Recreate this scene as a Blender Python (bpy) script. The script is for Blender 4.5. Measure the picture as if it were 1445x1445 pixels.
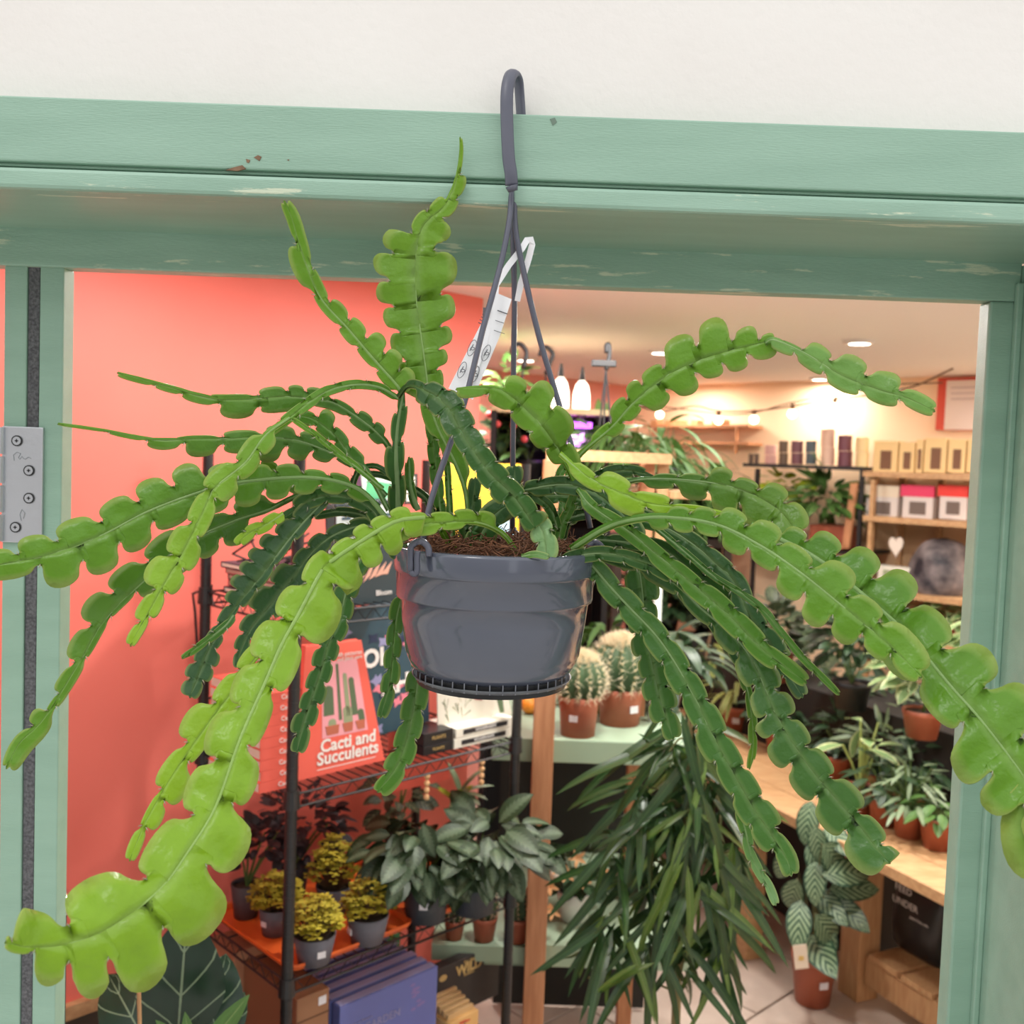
import bpy, math, random
from mathutils import Vector, Matrix, noise
R = random.Random(7)
SC = bpy.context.scene
COL = SC.collection
for o in list(bpy.data.objects): bpy.data.objects.remove(o)

# ------------------------------------------------------------------ camera
F = 1400.0; CZ = 1.75; PITCH = math.radians(3.0); ROLL = 0.036
cd = bpy.data.cameras.new('camera'); cam = bpy.data.objects.new('camera', cd); COL.objects.link(cam)
CM = (Matrix.Translation((0, 0, CZ)) @ Matrix.Rotation(math.pi/2 - PITCH, 4, 'X') @ Matrix.Rotation(ROLL, 4, 'Z'))
cam.matrix_world = CM
cd.sensor_width = 36; cd.lens = F/1445*36; cd.clip_start = 0.05
cd.dof.use_dof = True; cd.dof.focus_distance = 0.9; cd.dof.aperture_fstop = 8.5
SC.camera = cam

# ------------------------------------------------------------------ light and exposure
SC.view_settings.view_transform = 'Standard'; SC.view_settings.look = 'None'
SC.view_settings.exposure = 0.0; SC.view_settings.gamma = 1.0
SC.view_settings.use_curve_mapping = False
w = bpy.data.worlds.new('World'); SC.world = w; w.use_nodes = True
nt = w.node_tree; bg = nt.nodes['Background']
tc = nt.nodes.new('ShaderNodeTexCoord'); sx = nt.nodes.new('ShaderNodeSeparateXYZ'); cr = nt.nodes.new('ShaderNodeValToRGB')
nt.links.new(tc.outputs['Generated'], sx.inputs[0]); nt.links.new(sx.outputs['Z'], cr.inputs[0]); nt.links.new(cr.outputs[0], bg.inputs['Color'])
cr.color_ramp.elements[0].position = 0.0; cr.color_ramp.elements[0].color = (.90, .91, .93, 1)
cr.color_ramp.elements[1].position = 0.8; cr.color_ramp.elements[1].color = (1, 1, 1, 1)
bg.inputs['Strength'].default_value = 1.36
def light(kind, name, loc, energy, color, size=.1, target=None, spot=None):
    l = bpy.data.lights.new(name, kind); l.energy = energy; l.color = color
    if kind == 'AREA': l.shape = 'DISK'; l.size = size
    else: l.shadow_soft_size = size
    if kind == 'SUN': l.angle = size
    o = bpy.data.objects.new(name, l); o.location = loc; COL.objects.link(o)
    if target is not None: o.rotation_euler = (Vector(target)-Vector(loc)).to_track_quat('-Z', 'Y').to_euler()
    return o
light('SUN', 'sun', (-2, -3, 6), 0.55, (1, .97, .92), math.radians(14), target=(.5, 1, 0))

# ------------------------------------------------------------------ helpers
def ray(px, py):
    return (CM.to_3x3() @ Vector(((px-722.5)/F, -(py-722.5)/F, -1.0)))
CP = Vector((0, 0, CZ))
def P(px, py, d): return CP + ray(px, py)*d                     # at depth d along the view axis
def W(px, py, Y): r = ray(px, py); return CP + r*(Y/r.y)        # on the plane y = Y
def G(px, py, z): r = ray(px, py); return CP + r*((z-CZ)/r.z)   # on the plane z = z
def V(px, py, p0, dr):                                          # on the upright plane through p0 along dr
    r = ray(px, py); n = Vector((dr[1], -dr[0], 0)); return CP + r*((Vector((p0[0], p0[1], 0))-CP).dot(n)/r.dot(n))
MATS = {}
def mat(name, c, rough=.6, c2=None, scale=20, bump=0, bscale=60, metal=0, trans=0, emit=None, es=0, spec=.5, stretch=None, coat=0, wear=None):
    if name in MATS: return MATS[name]
    m = bpy.data.materials.new(name); m.use_nodes = True; N = m.node_tree; b = N.nodes['Principled BSDF']
    b.inputs['Base Color'].default_value = (*c, 1); b.inputs['Roughness'].default_value = rough
    b.inputs['Metallic'].default_value = metal; b.inputs['Specular IOR Level'].default_value = spec
    b.inputs['Coat Weight'].default_value = coat
    src = None
    t = N.nodes.new('ShaderNodeTexCoord'); vec = t.outputs['Object']
    if stretch:
        mp = N.nodes.new('ShaderNodeMapping'); mp.inputs['Scale'].default_value = stretch
        N.links.new(vec, mp.inputs[0]); vec = mp.outputs[0]
    if c2 is not None:
        n = N.nodes.new('ShaderNodeTexNoise'); n.inputs['Scale'].default_value = scale; n.inputs['Detail'].default_value = 4
        N.links.new(vec, n.inputs['Vector'])
        r = N.nodes.new('ShaderNodeValToRGB'); r.color_ramp.elements[0].position = .35; r.color_ramp.elements[1].position = .65
        r.color_ramp.elements[0].color = (*c, 1); r.color_ramp.elements[1].color = (*c2, 1)
        N.links.new(n.outputs['Fac'], r.inputs[0]); N.links.new(r.outputs[0], b.inputs['Base Color']); src = r.outputs[0]
        if wear is not None:
            n3 = N.nodes.new('ShaderNodeTexNoise'); n3.inputs['Scale'].default_value = wear[1]; n3.inputs['Detail'].default_value = 6; n3.inputs['Roughness'].default_value = .7
            N.links.new(vec, n3.inputs['Vector'])
            r3 = N.nodes.new('ShaderNodeValToRGB'); r3.color_ramp.elements[0].position = wear[2]; r3.color_ramp.elements[1].position = wear[2]+.04
            mx = N.nodes.new('ShaderNodeMixRGB'); N.links.new(n3.outputs['Fac'], r3.inputs[0]); N.links.new(r3.outputs[0], mx.inputs[0])
            N.links.new(r.outputs[0], mx.inputs[1]); mx.inputs[2].default_value = (*wear[0], 1); N.links.new(mx.outputs[0], b.inputs['Base Color'])
    if bump:
        n = N.nodes.new('ShaderNodeTexNoise'); n.inputs['Scale'].default_value = bscale; n.inputs['Detail'].default_value = 5
        N.links.new(vec, n.inputs['Vector'])
        bp = N.nodes.new('ShaderNodeBump'); bp.inputs['Strength'].default_value = bump; bp.inputs['Distance'].default_value = .002
        N.links.new(n.outputs['Fac'], bp.inputs['Height']); N.links.new(bp.outputs[0], b.inputs['Normal'])
    if trans:
        tl = N.nodes.new('ShaderNodeBsdfTranslucent'); tl.inputs['Color'].default_value = (*[min(1, x*1.6) for x in c], 1)
        if src: N.links.new(src, tl.inputs['Color'])
        mx = N.nodes.new('ShaderNodeMixShader'); mx.inputs[0].default_value = trans
        N.links.new(b.outputs[0], mx.inputs[1]); N.links.new(tl.outputs[0], mx.inputs[2])
        N.links.new(mx.outputs[0], N.nodes['Material Output'].inputs['Surface'])
    if emit: b.inputs['Emission Color'].default_value = (*emit, 1); b.inputs['Emission Strength'].default_value = es
    MATS[name] = m; return m
class MB:
    def __init__(s): s.v = []; s.f = []; s.mi = []; s.k = 0
    def add(s, vs, fs, k=None):
        o = len(s.v); s.v += [tuple(x) for x in vs]; s.f += [tuple(i+o for i in f) for f in fs]; s.mi += [s.k if k is None else k]*len(fs); return s
    def box(s, c, size, M=None, k=None):
        hx, hy, hz = [q/2 for q in size]; c = Vector(c)
        vs = [Vector((x, y, z)) for z in (-hz, hz) for x, y in ((-hx, -hy), (hx, -hy), (hx, hy), (-hx, hy))]
        vs = [(c + (M @ q if M else q)) for q in vs]
        return s.add(vs, [(3, 2, 1, 0), (4, 5, 6, 7), (0, 1, 5, 4), (1, 2, 6, 5), (2, 3, 7, 6), (3, 0, 4, 7)], k)
    def hexa(s, b, t, k=None):   # four base points, four top points, counter-clockwise seen from above
        return s.add(list(b)+list(t), [(3, 2, 1, 0), (4, 5, 6, 7), (0, 1, 5, 4), (1, 2, 6, 5), (2, 3, 7, 6), (3, 0, 4, 7)], k)
    def tube(s, pts, r, n=8, k=None, cap=True, flat=None):
        pts = [Vector(p) for p in pts]; rs = r if isinstance(r, (list, tuple)) else [r]*len(pts)
        up = None; vs = []; fs = []
        for i, p in enumerate(pts):
            t = (pts[min(i+1, len(pts)-1)] - pts[max(i-1, 0)])
            t = t.normalized() if t.length > 1e-9 else Vector((0, 0, 1))
            if up is None: up = Vector((0, -1, 0)) if abs(t.y) < .9 else Vector((1, 0, 0))
            a = (up - t*up.dot(t)).normalized(); b = t.cross(a); up = a
            for j in range(n):
                q = 2*math.pi*j/n; fx, fy = flat if flat else (1, 1)
                vs.append(p + a*math.cos(q)*rs[i]*fx + b*math.sin(q)*rs[i]*fy)
        for i in range(len(pts)-1):
            for j in range(n): fs.append((i*n+j, i*n+(j+1) % n, (i+1)*n+(j+1) % n, (i+1)*n+j))
        if cap: fs.append(tuple(range(n-1, -1, -1))); fs.append(tuple((len(pts)-1)*n+j for j in range(n)))
        return s.add(vs, fs, k)
    def lathe(s, prof, c=(0, 0, 0), n=24, k=None, wob=None):
        vs = []; fs = []; c = Vector(c)
        for i, (r, z) in enumerate(prof):
            for j in range(n):
                a = 2*math.pi*j/n; rr = r*(wob(a, z) if wob else 1)
                vs.append(c+Vector((rr*math.cos(a), rr*math.sin(a), z)))
        for i in range(len(prof)-1):
            for j in range(n): fs.append((i*n+j, i*n+(j+1) % n, (i+1)*n+(j+1) % n, (i+1)*n+j))
        return s.add(vs, fs, k)
    def ball(s, c, r, n=10, m=6, k=None, sq=1):
        return s.lathe([(max(1e-4, r*math.sin(math.pi*i/m)), -r*sq*math.cos(math.pi*i/m)) for i in range(m+1)], c, n, k)
    def build(s, name, mats, parent=None, smooth=False, bevel=0, solid=0, origin=None):
        me = bpy.data.meshes.new(name)
        if origin is not None: vs = [tuple(Vector(q)-Vector(origin)) for q in s.v]
        else: vs = s.v
        me.from_pydata(vs, [], s.f); me.update()
        for m_ in (mats if isinstance(mats, (list, tuple)) else [mats]): me.materials.append(m_)
        me.polygons.foreach_set('material_index', s.mi)
        if smooth: me.polygons.foreach_set('use_smooth', [True]*len(me.polygons))
        o = bpy.data.objects.new(name, me); COL.objects.link(o)
        if origin is not None: o.location = origin
        if parent: o.parent = parent; 
        if parent and origin is None and parent.get('wl') is not None: o.matrix_parent_inverse = Matrix(parent['wl']).inverted() if False else Matrix.Identity(4)
        if bevel:
            b = o.modifiers.new('b', 'BEVEL'); b.width = bevel; b.segments = 2; b.limit_method = 'ANGLE'
        if solid:
            b = o.modifiers.new('s', 'SOLIDIFY'); b.thickness = solid; b.offset = 0
        return o
def tag(o, label=None, cat=None, group=None, kind=None):
    if label: o['label'] = label
    if cat: o['category'] = cat
    if group: o['group'] = group
    if kind: o['kind'] = kind
    return o
def thing(name, label, cat, loc=(0, 0, 0), group=None, rz=0):
    o = bpy.data.objects.new(name, None); o.empty_display_size = .05; o.location = loc; o.rotation_euler = (0, 0, rz); COL.objects.link(o)
    return tag(o, label, cat, group)
def put(mb, name, mats, t, **kw):      # mesh written in world coordinates, parented to a thing
    T = Matrix.LocRotScale(t.location, t.rotation_euler, t.scale)
    if t.parent is not None: T = Matrix.LocRotScale(t.parent.location, t.parent.rotation_euler, t.parent.scale) @ T
    Ti = T.inverted(); mb.v = [tuple(Ti @ Vector(q)) for q in mb.v]
    return mb.build(name, mats, t, **kw)
def text_mesh(name, body, size, m, M, parent=None, align='CENTER', extrude=.0004, bold=0, sx=1):
    c = bpy.data.curves.new(name, 'FONT'); c.body = body; c.size = size; c.align_x = align; c.align_y = 'CENTER'; c.extrude = extrude; c.offset = bold
    c.resolution_u = 3
    to = bpy.data.objects.new('tmp', c); COL.objects.link(to)
    dg = bpy.context.evaluated_depsgraph_get(); me = bpy.data.meshes.new_from_object(to.evaluated_get(dg)); bpy.data.objects.remove(to)
    me.materials.clear(); me.materials.append(m); me.name = name
    o = bpy.data.objects.new(name, me); COL.objects.link(o)
    if parent:
        T = Matrix.LocRotScale(parent.location, parent.rotation_euler, parent.scale)
        o.parent = parent; o.matrix_local = T.inverted() @ M @ Matrix.Diagonal((sx, 1, 1, 1))
    else: o.matrix_world = M
    return o
def frame(o, x, z):                   # matrix with local x along x, local y along z-ish, origin o
    x = Vector(x).normalized(); n = x.cross(Vector(z)).normalized(); y = n.cross(x)
    M = Matrix((x, y, n)).transposed().to_4x4(); M.translation = Vector(o); return M
def catmull(pts, n):
    pts = [Vector(p) for p in pts]; out = []; L = len(pts)-1
    for i in range(n+1):
        t = i/n*L; k = min(int(t), L-1); u = t-k
        p0 = pts[k-1] if k > 0 else pts[0]*2-pts[1]; p1 = pts[k]; p2 = pts[k+1]; p3 = pts[k+2] if k+2 <= L else pts[L]*2-pts[L-1]
        out.append(.5*((2*p1)+(p2-p0)*u+(2*p0-5*p1+4*p2-p3)*u*u+(3*p1-p0-3*p2+p3)*u*u*u))
    return out
def lin(c): return tuple((x/255/12.92 if x/255 <= .04045 else ((x/255+.055)/1.055)**2.4) for x in c)

# ------------------------------------------------------------------ structure: wall, door frame
M_white = mat('white_plaster', (.84, .80, .76), .8, (.88, .85, .81), 3, .35, 90)
M_green = mat('sage_gloss_paint', lin((144, 178, 158)), .38, lin((152, 186, 166)), 6, .25, 120, stretch=(1, 6, 6))
M_greenw = mat('sage_paint_worn', lin((144, 178, 158)), .4, lin((156, 190, 170)), 6, .25, 120, stretch=(1, 9, 9), wear=(lin((206, 216, 190)), 7, .575))
M_seal = mat('grey_brush_seal', (.07, .07, .075), .8, (.16, .16, .17), 300, .8, 500)
Y1, Y2, Y3 = .95, 1.128, 1.155
z_cas_top = W(722, 160, Y1).z; z_bead_top = W(722, 257, Y1).z; z_bead_bot = W(722, 292, Y1).z
z_face_bot = W(722, 400, Y2).z
def struct(mb, name, mats, **kw): return tag(mb.build(name, mats, **kw), kind='structure')
xr_face = W(1397, 430, Y2).x; xr_out = W(1440, 430, Y2).x; xr_cas = xr_out
YW0, YW1 = .978, 1.14
ZT = 3.2
# wall around the opening (camera side), with the doorway cut out
mb = MB(); xl_cas = -.80
mb.box(((-3+3)/2, (YW0+YW1)/2, (z_bead_bot+.01+ZT)/2), (6, YW1-YW0, ZT-z_bead_bot-.01))
mb.box(((3+xr_cas+.01)/2, (YW0+YW1)/2, (z_bead_bot+.01)/2), (3-xr_cas-.01, YW1-YW0, z_bead_bot+.01))
mb.box(((-3+xl_cas)/2, (YW0+YW1)/2, (z_bead_bot+.01)/2), (3+xl_cas, YW1-YW0, z_bead_bot+.01))
struct(mb, 'wall_front', M_white)
mb = MB()     # casing head: flat board, groove, bead
mb.box((0, (Y1+YW0)/2-.0005, (z_bead_top+.003+z_cas_top)/2), (2.4, YW0-Y1-.001, z_cas_top-z_bead_top-.003))
mb.box((0, (Y1+.006+YW0)/2, z_bead_top+.0015), (2.4, YW0-Y1-.006, .0035))
h = struct(mb, 'trim_1', M_green, bevel=.0025)
mb = MB(); mb.box((0, (Y1-.002+YW0)/2, (z_bead_top+z_bead_bot)/2-.001), (2.4, YW0-Y1+.002, z_bead_top-z_bead_bot-.003))
struct(mb, 'trim_2', M_greenw, bevel=.004)
mb = MB(); mb.box((0, (YW0+Y2)/2, z_bead_bot+.006), (2.4, Y2-YW0, .008)); struct(mb, 'trim_3', M_green)
mb = MB(); mb.box((( xl_cas+xr_out)/2, (Y2+Y3)/2, (z_bead_bot+.012+z_face_bot)/2), (xr_out-xl_cas, Y3-Y2, z_bead_bot+.012-z_face_bot)); struct(mb, 'trim_4', M_greenw, bevel=.002)
# right jamb
mb = MB(); mb.box(((xr_face+xr_out)/2, (Y2+Y3)/2, z_face_bot/2), (xr_out-xr_face, Y3-Y2, z_face_bot)); struct(mb, 'trim_5', M_green, bevel=.003)
mb = MB(); mb.box((xr_out+.006, (Y1+Y3)/2, z_bead_bot/2), (.012, Y3-Y1, z_bead_bot)); struct(mb, 'trim_6', M_green)
mb = MB(); mb.box((xr_out-.004, Y2-.004, z_bead_bot/2-.01), (.008, .008, z_bead_bot-.02)); struct(mb, 'trim_7', M_green, bevel=.002)
mb = MB(); mb.box((xr_cas+.06, (Y1+YW0)/2, z_bead_bot/2), (.1, YW0-Y1, z_bead_bot)); struct(mb, 'trim_8', M_green, bevel=.003)
# left post with brush seal
xa = W(3, 480, Y2).x; xb = W(35, 480, Y2).x; xc = W(53, 480, Y2).x; xd = W(87, 480, Y2).x
mb = MB(); zt = z_face_bot+.001
mb.box(((xa+xb)/2, (Y2+Y3)/2+.004, zt/2), (xb-xa, Y3-Y2, zt)); mb.box(((xc+xd)/2, (Y2+Y3)/2+.004, zt/2), (xd-xc, Y3-Y2, zt))
mb.box(((xb+xc)/2, Y3, zt/2), (xc-xb+.002, .008, zt)); struct(mb, 'trim_9', M_green, bevel=.0015)
mb = MB(); mb.box(((xb+xc)/2, Y2+.014, zt/2), (xc-xb-.002, .016, zt-.002)); struct(mb, 'trim_10', M_seal)
mb = MB(); mb.box((0, -1.9, -.004), (12, 5.6, .02)); struct(mb, 'floor_bounce', mat('bounce_paving', (.62, .61, .58), .8, (.52, .51, .49), 4))  # unseen paving, added pale to bounce light onto the soffit
# unseen blocks added behind the camera, gapped to streak the pot's reflection
M_reflect = mat('reflector_grey', (.52, .50, .48), .8, (.58, .56, .54), 3)
for k, (x0, x1) in enumerate(((-9, 1.5), (2.9, 9))):
    mb = MB(); mb.box(((x0+x1)/2, -5, 1.6), (x1-x0, 1, 3.4)); struct(mb, 'wall_reflect' if k == 0 else 'wall_reflect_2', M_reflect)
# paint chips on the casing
M_chip = mat('bare_wood_chip', lin((140, 110, 85)), .8, lin((110, 85, 65)), 80)
def chip(pts, Y, m=M_chip):
    mb = MB(); c = [W(x, y, Y) for x, y in pts]; mid = sum(c, Vector())/len(c)
    v = c+[q+Vector((0, .002, 0)) for q in c]; n = len(c)
    mb.add(v, [tuple(range(n)), tuple(range(2*n-1, n-1, -1))]+[(i, i+n, (i+1) % n+n, (i+1) % n) for i in range(n)])
    return mb.build('paint_chip', m, h)
chip([(318, 240), (330, 236), (342, 233), (347, 238), (335, 241)], Y1-.0006)
chip([(358, 222), (364, 219), (369, 221), (366, 227)], Y1-.0006)
chip([(347, 224), (353, 226), (351, 230), (348, 229)], Y1-.0006)
chip([(405, 225), (408, 225), (407, 227)], Y1-.0006)
chip([(776, 168), (783, 166), (786, 172), (780, 177)], Y1-.0006, mat('grey_paint_dent', lin((110, 130, 115)), .6))

# hinge on the left post
M_steel = mat('brushed_steel', (.62, .64, .68), .32, (.55, .57, .6), 4, .15, 200, metal=.85)
M_dark = mat('recess_black', (.01, .01, .011), .4)  # black for the dark of screw recesses and saucer gap, put in colour
hl = W(3, 602, Y2).x; hr = W(61, 602, Y2).x; hz0 = W(30, 766, Y2).z; hz1 = W(30, 602, Y2).z
post = bpy.data.objects['trim_9']
mb = MB(); mb.box(((hl+hr)/2, Y2+.002, (hz0+hz1)/2), (hr-hl, .005, hz1-hz0)); hinge = mb.build('door_hinge', M_steel, post, bevel=.001); hinge['label'] = 'satin steel butt hinge plate'
for k in range(4):
    mb = MB(); a = hz0+(hz1-hz0)*(k/4+.01); b = hz0+(hz1-hz0)*((k+1)/4-.01); mb.tube([(hl-.001, Y2-.002, a), (hl-.001, Y2-.002, b)], .0045, 10); mb.build('knuckle', M_steel, hinge)
for x, y in ((24, 622), (41, 664), (41, 703), (22, 744)):
    c = W(x, y, Y2-.001); mb = MB(); mb.tube([c+Vector((0, .001, 0)), c+Vector((0, -.0012, 0))], [.0055, .0048], 14)
    mb.k = 1; mb.box(c+Vector((0, -.0013, 0)), (.004, .0006, .0011)); mb.box(c+Vector((0, -.0013, 0)), (.0011, .0006, .004)); mb.tube([c+Vector((0, -.0006, 0)), c+Vector((0, -.001, 0))], .0062, 14); mb.build('screw', [M_steel, M_dark], hinge)
M_etch = mat('etched_mark', (.3, .32, .35), .5)
for pts in ([(20, 650), (19, 642), (24, 638), (29, 640), (26, 646), (28, 648), (31, 644), (33, 647), (36, 648), (40, 645), (44, 647)], [(30, 735), (28, 726), (31, 719), (35, 724), (33, 732)]):
    mb = MB(); mb.tube([W(x, y, Y2-.0008) for x, y in pts], .0004, 5); mb.build('engraving', M_etch, hinge)
# edge of an open inner door with a chrome handle, low on the left
mb = MB(); a = W(76, 1300, 1.2); b = W(88, 1300, 1.2); z1 = W(80, 1290, 1.2).z
mb.box(((a.x+b.x)/2, 1.2, (z1)/2), (b.x-a.x, .03, z1)); door = struct(mb, 'door_1', mat('dark_green_metal', (.02, .045, .045), .3, metal=.3), bevel=.003)
mb = MB(); mb.tube(catmull([W(84, 1250, 1.19), W(88, 1262, 1.18), W(91, 1275, 1.17), W(90, 1287, 1.17), W(84, 1292, 1.185)], 10), .006, 10)
mb.tube([W(80, 1295, 1.2), W(80, 1246, 1.2)], .006, 10); mb.build('door_handle', mat('chrome', (.8, .8, .8), .12, metal=1), door, smooth=True)
# ------------------------------------------------------------------ fishbone cactus in a hanging pot
PD = .95
pc = P(700, 772, PD)                       # rim centre
POT = thing('hanging_cactus', 'fishbone cactus with long lobed stems in a charcoal hanging pot on the door frame', 'plant', (pc.x, pc.y, W(700, 990, pc.y).z))
M_pot = mat('charcoal_plastic', (.078, .088, .122), .18, (.09, .10, .135), 8, .10, 18, spec=.7, coat=.4)
def pz(y): return W(700, y, pc.y).z
rr = (P(840, 800, PD)-P(558, 800, PD)).length/2
s = rr/142
zr = pc.z
def pot_prof():
    # (radius px, y px below rim)
    pts = [(128, 14), (132, 6), (139, 0), (143, 1), (144, 4), (143, 30), (142, 33), (139.5, 34), (138.5, 68), (137.5, 71), (133, 73), (130, 100), (123, 148), (121.5, 150), (120, 156), (115, 167), (106, 176), (90, 180), (60, 181), (.5, 181)]
    return [(r*s, zr-y*s) for r, y in pts]
mb = MB(); mb.lathe(pot_prof(), (pc.x, pc.y, 0), 96); put(mb, 'pot', M_pot, POT, smooth=True, solid=.0012)
mb = MB()
for k in range(40):
    a = 2*math.pi*k/40; r_ = 110*s; mb.box((pc.x+r_*math.cos(a), pc.y+r_*math.sin(a), zr-180*s), (.001, .001, .009))
tag(put(mb, 'vent_ribs', mat('grey_plastic_rib', (.2, .21, .24), .4), POT), kind='stuff')
mb = MB(); mb.lathe([(r*s, zr-y*s) for r, y in ((106, 177), (106, 194))], (pc.x, pc.y, 0), 48); put(mb, 'dark_gap', M_dark, POT, smooth=True)  # black cylinder standing in for the shaded gap above the saucer
mb = MB(); mb.lathe([(r*s, zr-y*s) for r, y in ((.5, 201), (60, 200), (90, 196), (110, 186), (114, 181), (112, 182), (90, 192), (60, 196), (.5, 197))], (pc.x, pc.y, 0), 72)
put(mb, 'saucer', mat('grey_plastic_worn', (.09, .095, .11), .45, (.14, .15, .16), 60, .3, 80), POT, smooth=True)
M_soil = mat('coir_soil', (.05, .022, .012), .95, (.16, .07, .035), 120, 1, 300)
mb = MB(); mb.lathe([(.5*s, zr-2*s)]+[(r*s, zr-(2+4*(r/128))*s) for r in (20, 50, 80, 110, 133)], (pc.x, pc.y, 0), 40)
so = put(mb, 'soil', M_soil, POT, smooth=True)
mb = MB()
for k in range(900):
    a = R.uniform(0, 2*math.pi); r_ = 125*s*math.sqrt(R.random()); q = Vector((pc.x+r_*math.cos(a), pc.y+r_*math.sin(a), zr-3*s+R.uniform(0, .012)))
    d = Vector((R.uniform(-1, 1), R.uniform(-1, 1), R.uniform(-.4, .7))).normalized()*R.uniform(.006, .014)
    b_ = Vector((R.uniform(-1, 1), R.uniform(-1, 1), R.uniform(-.6, .6)))*.004; mb.tube([q-d, q+b_, q+d], .0006, 3, cap=False)
tag(put(mb, 'coir_fibre', mat('coir_fibre', (.22, .09, .04), .9, (.1, .04, .02), 90), POT), kind='stuff')
# hanger: hook, four strands, clips
M_strap = mat('slate_plastic', (.095, .10, .135), .38, (.11, .115, .15), 30)
hx = W(722, 160, Y1)
mb = MB()
hp = [(722, 262, .936), (721, 245, .934), (718, 225, .934), (716, 190, .934), (715, 150, .935), (716, 125, .938), (720, 108, .944), (726, 103, .952), (731, 112, .960), (733, 130, .964), (735, 160, .9645), (736, 185, .9645)]
mb.tube(catmull([W(*q) for q in hp], 44), .0062, 10, flat=(.55, 1)); 
mb.tube([W(722, 262, .935), W(724, 270, .936)], [.006, .0045], 8)
hk = put(mb, 'hook', M_strap, POT, smooth=True)
# clearance slot behind the casing head for the hook: the wall stands back of it
tops = W(724, 268, .936)
def strand(pts, ds, r=.0028):
    mb = MB(); mb.tube(catmull([P(x, y, d) for (x, y), d in zip(pts, ds)], 24), r, 8); return put(mb, 'strand', M_strap, POT, smooth=True)
strand([(722, 266), (719, 310), (706, 375), (680, 470), (655, 570), (625, 655), (606, 715), (596, 768)], [.936, .93, .925, .915, .905, .895, .89, .885])
strand([(724, 266), (724, 330), (726, 420), (725, 500), (724, 600), (723, 745)], [.936, .945, .965, .98, 1.0, 1.025])
strand([(726, 266), (727, 320), (737, 375), (762, 480), (795, 590), (815, 660), (833, 745)], [.936, .938, .94, .945, .95, .955, .96])
def clip(px, py, d, w_, h_):
    mb = MB(); pts = [(-.5*w_, h_), (-.5*w_, .2*h_), (-.35*w_, 0), (0, -.12*h_), (.35*w_, 0), (.5*w_, .2*h_), (.5*w_, .45*h_)]
    mb.tube(catmull([P(px+a, py+b, d) for a, b in pts], 20), .003, 8)
    mb.tube(catmull([P(px-.5*w_, py+h_, d), P(px-.32*w_, py+h_*1.1, d), P(px-.15*w_, py+h_, d), P(px-.15*w_, py+.5*h_, d), P(px-.1*w_, py+.25*h_, d)], 14), .0028, 8)
    mb.tube([P(px, py-8, d), P(px, py, d)], .0036, 8)
    return put(mb, 'clip', M_strap, POT, smooth=True)
clip(592, 768, .868, 26, 38); clip(724, 752, 1.03, 12, 20); clip(840, 770, .95, 22, 36)

# ---- stems
M_stem = bpy.data.materials.new('cactus_stem'); M_stem.use_nodes = True
def build_stem_mat(m):
    N = m.node_tree; b = N.nodes['Principled BSDF']
    a = N.nodes.new('ShaderNodeAttribute'); a.attribute_name = 'Col'
    t = N.nodes.new('ShaderNodeTexCoord'); n = N.nodes.new('ShaderNodeTexNoise'); n.inputs['Scale'].default_value = 45; n.inputs['Detail'].default_value = 3
    N.links.new(t.outputs['Object'], n.inputs['Vector'])
    hsv = N.nodes.new('ShaderNodeHueSaturation'); mr = N.nodes.new('ShaderNodeMapRange'); mr.inputs[3].default_value = .86; mr.inputs[4].default_value = 1.14
    N.links.new(n.outputs['Fac'], mr.inputs[0]); N.links.new(mr.outputs[0], hsv.inputs['Value']); N.links.new(a.outputs['Color'], hsv.inputs['Color'])
    N.links.new(hsv.outputs[0], b.inputs['Base Color']); b.inputs['Roughness'].default_value = .3; b.inputs['Coat Weight'].default_value = .05; b.inputs['Specular IOR Level'].default_value = .36
    n2 = N.nodes.new('ShaderNodeTexNoise'); n2.inputs['Scale'].default_value = 70; n2.inputs['Detail'].default_value = 3; N.links.new(t.outputs['Object'], n2.inputs['Vector'])
    bp = N.nodes.new('ShaderNodeBump'); bp.inputs['Strength'].default_value = .8; bp.inputs['Distance'].default_value = .003
    N.links.new(n2.outputs['Fac'], bp.inputs['Height']); N.links.new(bp.outputs[0], b.inputs['Normal'])
    tl = N.nodes.new('ShaderNodeBsdfTranslucent'); N.links.new(hsv.outputs[0], tl.inputs['Color'])
    mx = N.nodes.new('ShaderNodeMixShader'); mx.inputs[0].default_value = .22
    N.links.new(b.outputs[0], mx.inputs[1]); N.links.new(tl.outputs[0], mx.inputs[2]); N.links.new(mx.outputs[0], N.nodes['Material Output'].inputs['Surface'])
build_stem_mat(M_stem)
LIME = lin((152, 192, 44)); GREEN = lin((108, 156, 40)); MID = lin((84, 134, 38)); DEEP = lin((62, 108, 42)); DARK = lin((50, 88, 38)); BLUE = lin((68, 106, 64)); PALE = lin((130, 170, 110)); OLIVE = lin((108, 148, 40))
_lp = catmull([Vector((u_, w_, 0)) for u_, w_ in ((0, 0), (.07, .07), (.15, .30), (.20, .58), (.28, .80), (.44, .95), (.62, 1.0), (.79, .95), (.92, .80), (.98, .58), (.985, .34), (.965, .13), (1, 0))], 20)
LOBE = [(min(1, max(0, q.x)), max(0, min(1, q.y))) for q in _lp]
def mix(a, b, t): return tuple(a[i]*(1-t)+b[i]*t for i in range(3))
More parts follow.
